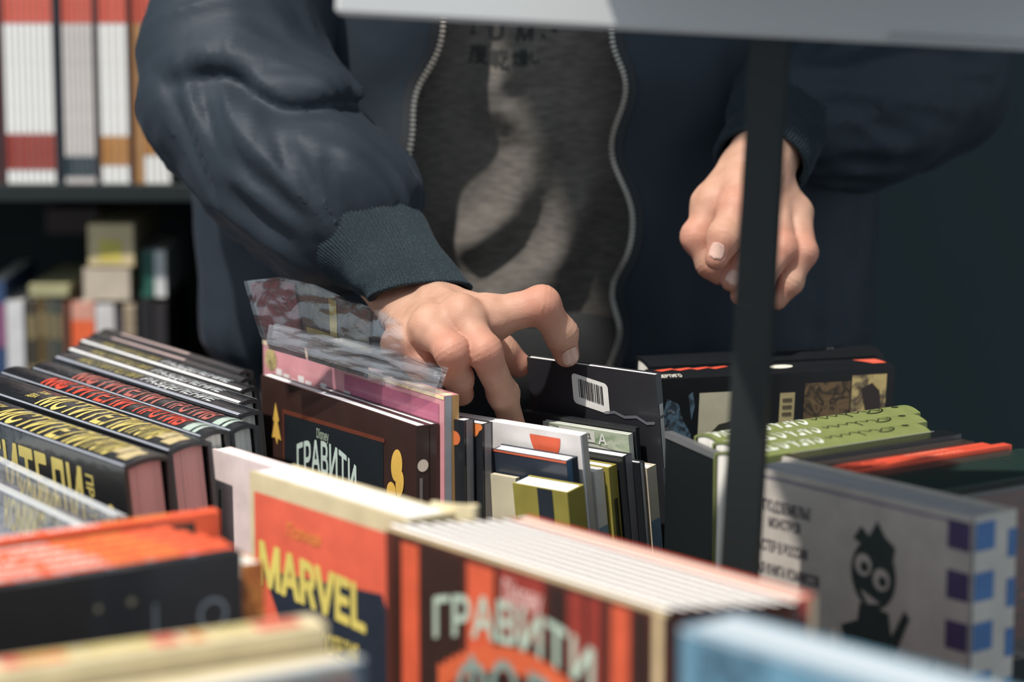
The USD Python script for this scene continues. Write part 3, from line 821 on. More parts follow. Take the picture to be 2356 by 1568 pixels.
# ---------------- spine-up books on the right
Z_R = 1.0
A, B = at_z(1682, 1062, Z_R), at_z(2142, 992, Z_R)
R_ANG = heading(A, B); Lr = np.linalg.norm(B - A)
ur = np.array([math.cos(math.radians(R_ANG)), math.sin(math.radians(R_ANG)), 0]); pr = np.array([-ur[1], ur[0], 0])
gq = gr.M[:3, 1]; gP = gr.M[:3, 3] + gq * (gr.t + .0035)


def behind_grey(Ai, t_):
    """slides a spine-up book along its row until its left end clears the back of the grey book"""
    return Ai + ur * max(0.0, (gq @ (gP - Ai) - min(0, gq @ pr) * t_) / (gq @ ur))


hr, RIS_R = .115, Z_R - .115
GRN = ink(112, 122, 64, .55)
LET = ink(206, 212, 200, .45)
t = .024
o = A.copy()
words = ['nearest', 'middle', 'farthest']
pa_, pb_ = at_z(1531, 1006, .994), at_z(1702, 1080, .994)      # the divider's top edge
d_ = (pb_ - pa_) / np.linalg.norm(pb_ - pa_); q_ = np.array([-d_[1], d_[0], 0])
GB = []
for i in range(3):
    Ai = o + pr * (t + .0006) * i
    # start just behind the divider
    s_ = (q_ @ (pa_ - Ai) + .006 - min(0, q_ @ pr) * t) / (q_ @ ur)
    Ai = Ai + ur * (s_ - (.013 if i == 0 else 0))
    Lr_i = ur @ (at_z(*((2142, 992), (2100, 962), (2060, 936))[i], Z_R) - Ai)
    gb = Book('green_book', '%s of the three olive green spine-up books signed in black script' % words[i], frame(Ai, R_ANG, hr), Lr_i, t, hr + .003, 'up', GRN, CARD, group=None, c=.0016, bulge=.003)
    GB.append(gb)
    tm = 1000 * t
    lx = 1000 * Lr_i
    title = affinity.rotate(T('САГА О ТВАРИ', 0, 0, tm * .62, lx * .44), 180, origin='center')
    b_ = title.bounds
    gb.top(S(affinity.translate(title, 4 - b_[0], tm * .16 - b_[1])), LET, 'spine_lettering', label='white capitals, upside down from here')
    xq = np.linspace(0, 1, 60)
    scr = LineString([(lx * (.50 + .34 * q), tm * (.50 + .10 * math.sin(q * 40) * (1 - .3 * q) + .05 * math.sin(q * 9))) for q in xq]).buffer(.45)
    loop = U(LineString([(lx * (.80 + .06 * math.cos(a_)), tm * (.48 + .26 * math.sin(a_))) for a_ in np.linspace(-2.4, 2.2, 30)]).buffer(.55), LineString([(lx * .66, tm * .3), (lx * .68, tm * .75)]).buffer(.6))
    gb.top(S(U(scr, loop)), ink(38, 44, 26), 'spine_signature', label='black handwritten signature')
    gb.top(S(disc(lx * .93, tm * .5, 2.6, 2.2)), ink(44, 50, 30), 'spine_emblem')
# black shrink-wrapped book and the thin comics in front of the green ones
o = A - pr * .0
rows = [('black_hardback', 'shrink-wrapped black book in front of the green spines', .016, .006, 'black'), ('black_hardback', 'black and brown wrapped book, second in front of the green spines', .011, .006, 'brown'),
        ('orange_comic', 'thin orange-red comic with pale signature, farther of the pair', .0075, .012, 'orange'), ('orange_comic', 'thin orange-red comic with pale signature, nearer of the pair', .0075, .022, 'orange')]
acc = 0.0
RUN = []


for nm, lab, t_, sh, kd in rows:
    acc += t_ + .0006
    Ai = o - pr * acc + ur * sh
    Bi = Ai + ur * (Lr + .004)
    Ai = behind_grey(Ai, t_)
    zz = {'black': 0.0, 'brown': -.003, 'orange': -.004}[kd]
    bk = Book(nm, lab, frame(Ai + np.array([0, 0, zz]), R_ANG, hr + zz), ur @ (Bi - Ai), t_, hr + zz, 'up', {'black': wrapped(22, 24, 28, .6), 'brown': wrapped(58, 46, 40, .5), 'orange': ink(226, 74, 38, .4, .4)}[kd], CARD, c=.0011)
    lx, tm = 1000 * bk.w, 1000 * t_
    if kd == 'orange':
        bk.top(S(T('Комикс', lx * .50, tm * .15, tm * .55, 34, bold=False)), ink(232, 150, 120), 'spine_lettering')
        bk.top(S(T('ЭНИГМА', lx * .12, tm * .3, tm * .4, 26)), ink(110, 40, 26), 'spine_lettering')
        bk.front(S(R(2, 2, lx - 4, 90)), ink(150, 56, 40), 'cover_print')
    elif kd == 'black':
        bk.top(S(R(4, tm * .03, lx * .9, 1.0)), ink(170, 172, 172, .3, .6), 'wrap_seam_glint')
    else:
        bk.front(S(R(lx - 30, 4, 26, 12)), art('brown_corner', [(60, 40, 36), (150, 60, 44), (110, 100, 100)], 90), 'cover_picture')
    front_o = Ai
    RUN.append(bk)
thin_src = None
for i in range(9):
    t_ = .0062
    acc += t_ + .0004
    Ai = behind_grey(o - pr * acc + ur * .03, t_) + np.array([0, 0, -.007])
    M = frame(Ai, R_ANG, hr - .007)
    lab = '%s thin dark green comic counted forward from the orange-red pair at the right' % ORD[i]
    if thin_src is None:
        thin_src = Book('dark_comic', lab, M, Lr - .01, t_, hr - .007, 'up', ink(24, 44, 40, .42, .3), CARD, group='thin dark green comics standing spine up', c=.0009)
        thin_src.top(S(R(2, 5.3, 150, .4)), ink(60, 88, 78), 'spine_print')
    else:
        copy_of(thin_src.p, lab, M)
        q_f = Book.__new__(Book); q_f.M, q_f.w, q_f.t, q_f.h = M, thin_src.w, thin_src.t, thin_src.h
        RUN.append(q_f)
t_ = .010
acc += t_ + .0006
bk = Book('dark_comic', 'dark brown comic with reddish wrapped cover, nearest of the right-hand run', frame(behind_grey(o - pr * acc + ur * .03, t_) + np.array([0, 0, -.009]), R_ANG, hr - .009), Lr - .01, t_, hr - .009, 'up', wrapped(44, 30, 28, .4), CARD, c=.0012)
bk.front(S(R(2, 3, 150, 90)), art('brown_cover', [(52, 36, 32), (90, 44, 34), (60, 40, 36), (130, 60, 44)], 24, (1, 1, 3), .35, .5), 'cover_picture')
bk.top(S(R(2, 8.8, 150, .9)), ink(60, 92, 74), 'spine_stripe')
fr = front_o
last = bk

# tall black book with pictured cover behind the green ones
tb_ = .026
Ap = at_z(1512, 873, 1.008)
back = (A + pr * (3 * .0246 + .002))
# slide it so that it stands just behind the green spines
s_ = pr @ (back - Ap)
Ab = Ap.copy()
Rb_ANG = heading(at_z(1512, 874, 1.008), at_z(2062, 846, 1.008))
hb_ = 1.008 - RIS_R
pb = Book('black_hardback', 'black omnibus with framed pictures on its cover, behind the green spines', frame(Ab, Rb_ANG, hb_ / math.cos(math.radians(6)), 6), np.linalg.norm(at_z(2062, 846, 1.008) - Ap), tb_, hb_ / math.cos(math.radians(6)) + .0012, 'up', ink(22, 24, 28, .4, .4), CARD, c=.0022, bulge=.0012)
lx = pb.w * 1000
for i in range(4):
    pb.top(S(P((4 + 13 * i, 8), (17 + 13 * i, 4), (19 + 13 * i, 7), (8 + 13 * i, 12))), ink(230, 78, 44, .45), 'spine_flourish', label='red flourish')
pb.top(S(P((lx - 24, 6), (lx - 7, 6), (lx - 3, 17), (lx - 13, 17))), ink(230, 88, 60, .45), 'spine_print', label='red square')
pb.top(S(T('ВЕРТИГО', 3, 19, 5, 16)), ink(206, 204, 190), 'spine_lettering')
pb.top(S(disc(94, 14, 9, 4)), ink(206, 204, 190), 'spine_emblem')
CREAM, BRN, GLD = ink(196, 188, 158, .4, .3), art('sepia', [(70, 54, 40), (120, 94, 60), (46, 38, 32), (150, 120, 76)], 90), art('gilt', [(176, 146, 84), (206, 178, 110), (84, 70, 60), (190, 160, 96)], 70)
pb.front(S(R(31, 11, 38, 40)), CREAM, 'cover_picture', label='cream picture panel')
pb.front(S(U(P((38, 42), (46, 34), (56, 32), (55, 38), (50, 46), (58, 44), (60, 48), (38, 50)))), ink(56, 54, 46), 'cover_picture', off=.0005)
pb.front(S(U(P((3, 34), (8, 14), (16, 18), (20, 30), (26, 40), (26, 52), (3, 52)), P((23, 12), (26, 10), (28, 20), (26, 30)))), art('bluefolk', [(40, 52, 66), (84, 112, 132), (30, 36, 44), (120, 140, 150)], 160), 'cover_picture', label='bluish figures')
pb.front(S(R(90, 14, 11, 24)), ink(178, 160, 110), 'cover_picture')
pb.front(S(U(R(92, 18, 7, 2.6), R(92, 23, 7, 2.6), R(92, 28, 7, 2.6))), ink(90, 80, 56), 'cover_lettering', off=.0005)
pb.front(S(R(108, 8, 34, 34)), BRN, 'cover_picture', label='brown picture panel')
pb.front(S(R(143, 4, lx - 149, 44)), GLD, 'cover_picture', label='gilt picture panel')
pb.front(S(P((150, 14), (158, 10), (164, 16), (166, 30), (160, 40), (154, 30))), ink(56, 46, 44), 'cover_picture', off=.0005)
pb2 = Book('black_hardback', 'plain black omnibus with faint grey lettering, last on the right', frame(Ab + np.array([-math.sin(math.radians(Rb_ANG)), math.cos(math.radians(Rb_ANG)), 0]) * (tb_ + .001) + ur * .004 + np.array([0, 0, .004]), Rb_ANG, (hb_ + .004) / math.cos(math.radians(6)), 6), pb.w, .028, (hb_ + .004) / math.cos(math.radians(6)) + .0015, 'up', ink(22, 24, 28, .4, .4), CARD, c=.0022, bulge=.0015)
pb2.top(S(T('КОЛЛЕКЦИЯ', 84, 6, 5, 60)), ink(96, 98, 98), 'spine_lettering')

# black divider at the left of the right-hand books, worn silver edge
cp = thing('display_crate', 'black divider panel with worn silver edge, left of the green books', 'divider')
a_, b_ = pa_, at_z(1650, 1058, .994)
panel = lambda z0, z1, o0, o1: extrude_z(Polygon([tuple((a_ + q_ * o0)[:2]), tuple((b_ + q_ * o0)[:2]), tuple((b_ + q_ * o1)[:2]), tuple((a_ + q_ * o1)[:2])]), z0, z1)
part('panel', panel(TABLE_Z, .994, 0, .004), plain('divider_black', (.007, .010, .011), .7, specular_ior_level=.15), cp)
part('edge_strip', panel(.994, .998, -.0006, .0046), plain('worn_silver', (.25, .26, .28), .35, .6), cp)

RUN += [thin_src, last, pb, pb2] + GB
riser('low black riser under the spine-up books at the right', RUN, RIS_R)
tall = [q for q in BOOKS if q.M[2, 3] < TABLE_Z + .03]
solids = []
for label, books, top_z in RISERS:
    g_ = shapely.union_all([q.foot(.004) for q in books]).buffer(.01).buffer(-.014)
    g_ = g_.difference(shapely.union_all([q.foot(.003) for q in tall if q not in books] + solids))
    g_ = g_.difference(Polygon([tuple((pa_ + q_ * o_ + d_ * e_)[:2]) for o_, e_ in ((-.003, -.01), (-.003, .3), (.007, .3), (.007, -.01))]))
    g_ = g_.difference(shapely.union_all(KEEP_OUT)) if KEEP_OUT else g_
    if hasattr(g_, 'geoms'):
        g_ = max(g_.geoms, key=lambda q: q.area)
    solids.append(g_.buffer(.002))
    t_r = thing('display_riser', label, 'display box')
    part('body', extrude_z(g_.simplify(.0005), TABLE_Z, top_z - .0003), BLACK, t_r)

# ---------------- the tilted post with its pale board, near right
sgn = thing('sign_stand', 'black metal post carrying a pale rail, in front of the left hand', 'display stand')
yP = 1.405
lowc, topc = at_y(1702, 1330, yP), at_y(1776, 40, yP)
ax = (topc - lowc) / np.linalg.norm(topc - lowc)
base_pt = lowc - ax * ((lowc[2] - TABLE_Z) / ax[2])
top_pt = base_pt + ax * ((1.315 - TABLE_Z) / ax[2])
half, ca, sq = .0098, math.radians(-14), []
for qx, qy in ((-1, -1), (1, -1), (1, 1), (-1, 1)):
    sq.append((half * (qx * math.cos(ca) - qy * math.sin(ca)), half * (qx * math.sin(ca) + qy * math.cos(ca))))
vv = np.array([[base_pt[0] + x, base_pt[1] + y, base_pt[2]] for x, y in sq] + [[top_pt[0] + x, top_pt[1] + y, top_pt[2]] for x, y in sq])
part('post', trimesh.convex.convex_hull(vv), BLACK_METAL, sgn)
part('foot_plate', bevel_box(base_pt[0] - .022, base_pt[0] + .022, base_pt[1] - .012, base_pt[1] + .014, TABLE_Z, TABLE_Z + .004, .001), BLACK_METAL, sgn)
yB = yP - .018
L0, L1 = at_y(772, 33, yB), at_y(2500, 124, yB)
bx = (L1 - L0) / np.linalg.norm(L1 - L0)
bz = np.cross(bx, np.array([0, 1.0, 0])); bz *= np.sign(bz[2]) / np.linalg.norm(bz)
LB = np.linalg.norm(L1 - L0)
Mb = np.eye(4); Mb[:3, 0], Mb[:3, 1], Mb[:3, 2], Mb[:3, 3] = bx, np.cross(bz, bx), bz, L0
bd = bevel_box(0, LB, -.006, .006, 0, .050, .0025); bd.apply_transform(Mb)
PALE = plain('pale_board', (.46, .47, .48), .6)
part('board', bd, PALE, sgn, label='pale grey rail')
lip = bevel_box(.292, LB - .01, -.0072, -.0058, .0005, .006, .0004); lip.apply_transform(Mb)
part('edge_channel', lip, plain('channel_grey', (.35, .35, .36), .4), sgn)
tr_ = bevel_box(.13, LB, -.40, -.006, .044, .050, .001); tr_.apply_transform(Mb)
part('shade_tray', tr_, PALE, sgn, label='pale tray added out of view')  # unseen shelf added on the post to shade the grey book

# ---------------- shelving with magazines behind, left
SH = thing('shelf_unit', 'black shelf unit behind the person, far left', 'shelving')
yF, yBk = 2.30, 2.62
zs_ = at_y(100, 424, yF)[2]
zt = at_y(100, 464, yF)[2]
SX0, SX1 = -.74, -.10
for z0, z1 in ((zt, zs_), (zs_ + .34, zs_ + .36), (.665, .69), (.10, .12)):
    part('shelf', bevel_box(SX0, SX1, yF, yBk, z0, z1, .001), BLACK, SH)
part('back_panel', box(SX0, SX1, yBk, yBk + .01, 0, zs_ + .36), BLACK, SH)
for x in (SX0 - .02, SX1):
    part('side_panel', bevel_box(x, x + .02, yF - .002, yBk + .01, 0, zs_ + .36, .001), BLACK, SH)


def facing(name, label, x0, x1, z0, z1, y, depth, cover, paper=None, group=None, lean=0):
    M = np.eye(4); M[:3, 3] = [x0, y, z0]
    b = Book(name, label, M, x1 - x0, depth, z1 - z0, 'spine_front', cover, paper or CARD, group=group)
    return b


class ShelfBook:
    """spine towards the viewer: x across the spine, y into the shelf"""
    def __init__(s, name, label, x0, t, z0, h, y, d, cover, group=None, paper=None):
        M = np.eye(4); M[:3, 3] = [x0, y, z0 + .0004]
        s.p = thing(name, label, 'book', group, M); s.t, s.h = t, h
        c = .0012
        shell = Polygon([(0, 0), (t, 0), (t, d), (t - c, d), (t - c, c), (c, c), (c, d), (0, d)])
        part('cover', extrude_z(shell, 0, h), cover, s.p)
        part('page_block', box(c + .0003, t - c - .0003, c + .0003, d - .002, .002, h - .002), paper or CARD, s.p)
    def spine(s, geom, m, name='spine_print', label=None):
        fn = lambda v: np.stack([v[:, 0], np.full(len(v), -.0004), s.h - v[:, 1]], 1)
        part(name, orient(flat(geom.intersection(sbox(0, 0, s.t, s.h)), fn), [0, -1, 0]), m, s.p, smooth=False, label=label)


WSP = ink(252, 252, 250, .55)
WSP2 = ink(220, 214, 212, .55)
mag_groups = [(-8, 14, ink(70, 40, 44), 1), (16, 128, WSP, 8), (131, 146, ink(40, 46, 56), 1), (150, 220, WSP2, 6), (221, 231, ink(60, 50, 56), 1), (234, 298, WSP, 4), (301, 309, ink(84, 44, 40), 1), (312, 332, ink(196, 140, 70), 2), (333, 392, WSP, 4)]
redband, teal, rust, amber = ink(216, 90, 70), ink(50, 70, 80), ink(160, 56, 44), ink(190, 130, 60)
hm = .235
xw = lambda px: at_y(px, 424, yF)[0]
n_m = 0
where = {16: 'wide white run at the left end of the upper shelf', 150: 'greyish white run on the upper shelf', 234: 'bright white run on the upper shelf', 333: 'white run beside the sleeve, upper shelf', 312: 'amber pair on the upper shelf'}
sources = {}
for x0, x1, m_, cnt in mag_groups:
    a_, b_ = xw(x0), xw(x1)
    for i in range(cnt):
        t_ = (b_ - a_) / cnt
        xx = a_ + t_ * i
        if cnt == 1:
            bk = ShelfBook('magazine_volume', {-8: 'dark wine-red volume at the very left of the upper shelf', 131: 'navy volume between two white runs on the upper shelf', 221: 'dull mauve volume on the upper shelf', 301: 'brown-red volume on the upper shelf'}[x0], xx, t_ - .0006, zs_, hm, yF + .006, .17, m_)
        else:
            key = (x0,)
            lab = '%s magazine from the left, %s' % (ORD[i], where[x0])
            if key not in sources:
                bk = ShelfBook('magazine', lab, xx, t_ - .0006, zs_, hm, yF + .006, .17, m_, group='magazines in the ' + where[x0])
                tm, hh = (t_ - .0006) * 1000, hm * 1000
                bk.spine(S(R(0, hh - 165, tm, 24)), redband, label='red band near the top')
                bk.spine(S(R(tm - .7, 20, .5, hh - 22)), ink(150, 146, 146))
                if x0 == 16:
                    bk.spine(S(R(0, hh - 44, tm, 32)), rust, label='rust block near the foot')
                elif x0 == 150:
                    bk.spine(S(R(0, hh - 24, tm, 18)), teal, label='teal block near the foot')
                elif x0 == 234:
                    bk.spine(S(R(0, hh - 42, tm, 26)), amber, label='amber block near the foot')
                elif x0 == 333:
                    bk.spine(S(R(0, hh - 55, tm, 30)), amber, label='amber block near the foot')
                sources[key] = bk
            else:
                M = np.eye(4); M[:3, 3] = [xx, yF + .006, zs_ + .0004]
                copy_of(sources[key].p, lab, M)

# lower shelf: mixed books, tops seen
low = [  # x0, x1, top py, colours, label
    (-40, 12, 648, (44, 70, 110), 'blue and purple spine at the left edge of the lower shelf'), (13, 55, 692, (206, 206, 210), 'white-spined book second from left on the lower shelf'),
    (60, 84, 690, (64, 58, 48), 'brown-black spine third from left on the lower shelf'), (85, 104, 684, (96, 76, 40), 'ochre-brown spine on the lower shelf'), (105, 124, 688, (84, 84, 74), 'grey-olive spine on the lower shelf'),
    (125, 143, 690, (70, 76, 72), 'dull green-grey spine on the lower shelf'), (144, 160, 694, (110, 66, 50), 'thin rust spine left of the orange book'), (164, 218, 694, (214, 150, 130), 'peach spine with a large bright orange block on the lower shelf'),
    (219, 264, 700, (206, 202, 204), 'white spine with pink foot right of the orange block'), (267, 282, 712, (74, 66, 76), 'thin slate spine right of the white one'), (284, 312, 700, (176, 158, 132), 'beige ring-bound spine on the lower shelf'),
    (318, 350, 690, (34, 34, 38), 'black spine under the green and white book'), (352, 384, 700, (46, 42, 46), 'charcoal spine beside the jacket')]
zl = .69
for x0, x1, py, c_, lab in low:
    yy = yF + .02
    a_, b_ = at_y(x0, py, yy)[0], at_y(x1, py, yy)[0]
    bk = ShelfBook('shelf_book', lab, a_, b_ - a_ - .0008, zl, at_y(x0, py, yy)[2] - zl, yy, .16, ink(*c_, .55))
    tm, hh = (b_ - a_) * 1000, bk.h * 1000
    if x0 == 164:
        bk.spine(S(R(0, 17, tm, 36)), ink(238, 96, 34, .5), label='bright orange block')
        bk.spine(S(R(0, 57, tm, 60)), ink(206, 110, 96))
    elif x0 == 219:
        bk.spine(S(R(0, 36, tm, 90)), ink(210, 160, 148))
    elif x0 == 284:
        bk.spine(S(U(*[R(0, 6 + 9 * i, tm * .9, 4) for i in range(14)])), ink(150, 130, 106))
    elif x0 == -40:
        bk.spine(S(R(tm - 8, 20, 8, 40)), ink(140, 80, 120))
    elif x0 in (85, 105, 60, 125):
        bk.spine(S(R(tm * .2, 14, tm * .5, 22)), ink(150, 132, 90))
        bk.spine(S(R(tm * .2, 60, tm * .5, 70)), ink(150, 132, 90))
zf = at_y(250, 700, yF + .03)[2]


def lying(name, label, pxa, pxb, z0, t, y, d, c_, yaw, paper=None, spine_block=None):
    a_ = at_y(pxa, 650, y)[0]; b_ = at_y(pxb, 650, y)[0]
    w_ = b_ - a_
    M = np.eye(4); r_ = math.radians(yaw)
    M[:3, 0] = [math.cos(r_), math.sin(r_), 0]; M[:3, 1] = [-math.sin(r_), math.cos(r_), 0]; M[:3, 3] = [a_, y, z0]
    p_ = thing(name, label, 'book', None, M)
    c = .0014
    shell = Polygon([(0, 0), (d, 0), (d, c), (c, c), (c, t - c), (d, t - c), (d, t), (0, t)])
    part('cover', extrude_x(shell, 0, w_), c_, p_)
    part('page_block', box(.002, w_ - .002, c + .0003, d - .002, c + .0003, t - c - .0003), paper or pages(206, 190, 160, 2, 900), p_)
    if spine_block:
        fn = lambda v: np.stack([v[:, 0], np.full(len(v), -.0004), t - v[:, 1]], 1)
        part('spine_print', orient(flat(S(R(*spine_block[0])), fn), [0, -1, 0]), spine_block[1], p_, smooth=False)
    return p_


z0 = at_y(240, 694, yF + .02)[2] + .001
lying('shelf_book', 'pale greyish volume lying flat on the lower shelf books', 192, 300, z0, .029, yF + .022, .15, ink(190, 176, 158), -3)
lying('shelf_book', 'cream volume with yellow block lying on top of the pale one', 205, 310, z0 + .031, .038, yF + .022, .15, ink(206, 186, 140), -2, spine_block=((10, 14, 20, 20), ink(206, 188, 70)))
lying('shelf_book', 'greenish cream pad lying across the grey-olive spines', 66, 158, at_y(110, 684, yF + .02)[2] + .001, .010, yF + .022, .14, ink(160, 156, 116), -3)
gw = ShelfBook('shelf_book', 'green and white book standing above the black spines beside the jacket', at_y(326, 690, yF + .03)[0], .022, at_y(322, 690, yF + .02)[2] + .001, .042, yF + .03, .14, ink(204, 206, 208))
gw.spine(S(R(0, 0, 12, 42)), ink(30, 92, 80), label='green half')
lying('shelf_book', 'dark reddish brown volume lying at the back of the lower shelf', 110, 230, z0 + .040, .024, yF + .19, .09, ink(66, 46, 44), 0)
Mx = frame(at_y(392, 698, yF - .05), -20, at_y(392, 698, yF - .05)[2] - zl, 0, -14)

# ------------------------------------------------------------------ the person
def cap(p, a, b, ra, rb):
    """tapered limb between two joints"""
    ab = b - a
    t = np.clip(((p - a) @ ab) / (ab @ ab), 0, 1)
    return np.linalg.norm(p - a - t[..., None] * ab, axis=-1) - (ra + (rb - ra) * t)


def ell(p, c, r, Rm=None):
    q = p - c
    if Rm is not None:
        q = q @ Rm
    r = np.asarray(r)
    k = np.linalg.norm(q / r, axis=-1)
    return (k - 1) * r.min()


def smin(a, b, k):
    h = np.clip(0.5 + 0.5 * (b - a) / k, 0, 1)
    return b * (1 - h) + a * h - k * h * (1 - h)


def surface(fn, lo, hi, h, margin=None):
    """closed surface of fn = 0 (negative inside), one vertex per crossed cell"""
    lo, hi = np.asarray(lo, float), np.asarray(hi, float)
    n = np.ceil((hi - lo) / h).astype(int) + 1
    n = (np.ceil((n - 1) / 8).astype(int)) * 8 + 1
    D = np.full(n, 1.0, np.float32)
    nb = (n - 1) // 8
    cx, cy, cz = np.meshgrid(*[lo[k] + (np.arange(nb[k]) * 8 + 4) * h for k in range(3)], indexing='ij')
    dc = fn(np.stack([cx, cy, cz], -1).reshape(-1, 3)).reshape(nb)
    reach = 4 * h * math.sqrt(3) + (margin if margin is not None else 6 * h)
    off = np.arange(9) * h
    ox, oy, oz = np.meshgrid(off, off, off, indexing='ij')
    O = np.stack([ox, oy, oz], -1).reshape(-1, 3)
    blocks = np.argwhere(np.abs(dc) < reach)
    for b in np.argwhere(dc <= -reach):
        D[b[0] * 8:b[0] * 8 + 9, b[1] * 8:b[1] * 8 + 9, b[2] * 8:b[2] * 8 + 9] = -1.0
    for s in range(0, len(blocks), 400):
        bb = blocks[s:s + 400]
        v = fn((lo + bb * 8 * h)[:, None, :] + O[None]).reshape(len(bb), 9, 9, 9)
        for b, q in zip(bb, v):
            D[b[0] * 8:b[0] * 8 + 9, b[1] * 8:b[1] * 8 + 9, b[2] * 8:b[2] * 8 + 9] = q
    inside = D < 0
    nx, ny, nz = n
    cell = np.zeros((nx - 1, ny - 1, nz - 1), bool)
    corners = [(i, j, k) for i in (0, 1) for j in (0, 1) for k in (0, 1)]
    cnt = sum(inside[i:nx - 1 + i, j:ny - 1 + j, k:nz - 1 + k].astype(np.int8) for i, j, k in corners)
    cell = (cnt > 0) & (cnt < 8)
    idx = np.full(cell.shape, -1, np.int64)
    C = np.argwhere(cell)
    idx[tuple(C.T)] = np.arange(len(C))
    acc, num = np.zeros((len(C), 3)), np.zeros(len(C))
    for a in range(len(corners)):
        for b in range(a + 1, len(corners)):
            ca, cb = np.array(corners[a]), np.array(corners[b])
            if np.abs(ca - cb).sum() != 1:
                continue
            da, db = D[tuple((C + ca).T)], D[tuple((C + cb).T)]
            cr = (da < 0) != (db < 0)
            t = np.where(cr, da / np.where(cr, da - db, 1), 0)
            acc += np.where(cr[:, None], ca + t[:, None] * (cb - ca), 0)
            num += cr
    V = lo + (C + acc / num[:, None]) * h
    F = []
    for ax in range(3):
        e = [0, 0, 0]; e[ax] = 1
        A_ = inside[:nx - e[0], :ny - e[1], :nz - e[2]]
        B_ = inside[e[0]:, e[1]:, e[2]:]
        E = np.argwhere(A_ != B_)
        o1, o2 = [(1, 2), (2, 0), (0, 1)][ax]
        ok = (E[:, o1] > 0) & (E[:, o2] > 0) & (E[:, o1] < n[o1] - 1) & (E[:, o2] < n[o2] - 1)
        E = E[ok]
        d1 = np.zeros(3, int); d1[o1] = 1
        d2 = np.zeros(3, int); d2[o2] = 1
        q = [idx[tuple((E - d1 - d2).T)], idx[tuple((E - d2).T)], idx[tuple(E.T)], idx[tuple((E - d1).T)]]
        flip = A_[tuple(E.T)]
        Q = np.stack(q, 1)
        Q = np.where(flip[:, None], Q, Q[:, ::-1])
        F += [Q[:, [0, 1, 2]], Q[:, [0, 2, 3]]]
    F = np.vstack(F)
    m = trimesh.Trimesh(V, F, process=False)
    if m.volume < 0:
        m.faces = m.faces[:, ::-1]
    return m


def chain(fn_parts, k):
    def f(p):
        d = None
        for g in fn_parts:
            d = g(p) if d is None else smin(d, g(p), k)
        return d
    return f


def pj(x, y, Y):
    return at_y(x, y, Y)


def finger(js, rs, k=0.006):
    J = [pj(*j) for j in js]
    cr = []
    for i_ in (1, 2):
        t_ = J[i_ + 1] - J[i_ - 1]; cr.append((J[i_], t_ / np.linalg.norm(t_)))
    def f(p):
        d = None
        for a, b, ra, rb in zip(J[:-1], J[1:], rs[:-1], rs[1:]):
            q = cap(p, a, b, ra, rb)
            d = q if d is None else smin(d, q, k)
        # knuckle swell
        for a, r in list(zip(J, rs))[1:-1]:
            d = smin(d, np.linalg.norm(p - a, axis=-1) - r * .99, .004)
        for o_, t_ in cr:      # creases over the joints
            s_ = (p - o_) @ t_
            d = d + .00045 * np.cos(s_ * 2 * math.pi / .0034) * np.exp(-(s_ / .0045) ** 2 - (np.linalg.norm(p - o_, axis=-1) / .016) ** 4)
        return d
    return f, J


# right hand (on the left in the picture): back of the hand up, fingers reaching down between the books
RW = pj(968, 706, 1.752)
R_FORE = pj(850, 548, 1.805)
r_mcp = {'index': (1126, 732, 1.692), 'middle': (1064, 730, 1.678), 'ring': (990, 756, 1.677), 'pinky': (924, 794, 1.690)}
rh = {
    'index': finger([r_mcp['index'], (1246, 700, 1.690), (1291, 768, 1.700), (1303, 815, 1.706)], [.0134, .0114, .0101, .0086]),
    'middle': finger([r_mcp['middle'], (1114, 808, 1.656), (1157, 905, 1.676), (1184, 990, 1.690)], [.0114, .0106, .0094, .0082]),
    'ring': finger([r_mcp['ring'], (1040, 808, 1.651), (1054, 868, 1.668), (1062, 905, 1.678)], [.0112, .0102, .0090, .0082]),
    'pinky': finger([r_mcp['pinky'], (968, 838, 1.682), (985, 890, 1.699), (992, 922, 1.707)], [.0102, .0090, .0082, .0074]),
    'thumb': finger([(1005, 722, 1.735), (1090, 775, 1.732), (1150, 808, 1.738), (1192, 838, 1.742)], [.0150, .0125, .0110, .0090]),
}


def right_hand(p):
    off_ = np.array([.0095, 0, .001])
    d = smin(cap(p, R_FORE + off_ * .6, RW + off_, .0245, .0195), cap(p, R_FORE - off_ * .6, RW - off_, .0245, .0195), .012)
    M_ = {k: pj(*v) for k, v in r_mcp.items()}
    for k, r0, r1 in (('index', .0135, .0124), ('middle', .0138, .0122), ('ring', .0135, .0118), ('pinky', .0132, .0114)):
        base = RW + {'index': np.array([.012, 0, .003]), 'middle': np.array([.004, -.002, .004]), 'ring': np.array([-.006, -.002, .001]), 'pinky': np.array([-.010, .0, -.004])}[k]
        d = smin(d, cap(p, base, M_[k], r0, r1), .010)
    # flesh of the palm under the knuckles, web between index and thumb
    d = smin(d, cap(p, RW + np.array([.004, .012, -.016]), (M_['middle'] + M_['ring']) / 2 + np.array([0, .016, -.012]), .017, .014), .012)
    d = smin(d, cap(p, M_['index'] + np.array([0, .01, -.008]), pj(1090, 768, 1.732), .010, .012), .014)
    fs = None
    for k, (g, J) in rh.items():
        fs = g(p) if fs is None else smin(fs, g(p), .0012)
    d = smin(d, fs, .0075)
    for k in r_mcp:   # knuckle bones under the skin
        d = smin(d, np.linalg.norm(p - (M_[k] + np.array([0, -.001, .0010])), axis=-1) - .0098, .011)
    for k in ('index', 'middle', 'ring'):   # tendons
        d = smin(d, cap(p, RW + np.array([.002, -.004, .0160]) + (M_[k] - RW) * .22, M_[k] + np.array([0, -.002, .0090]), .0024, .0030), .009)
    return d + .0006 * (meshkit.noise(p * 160, 3) - .5)


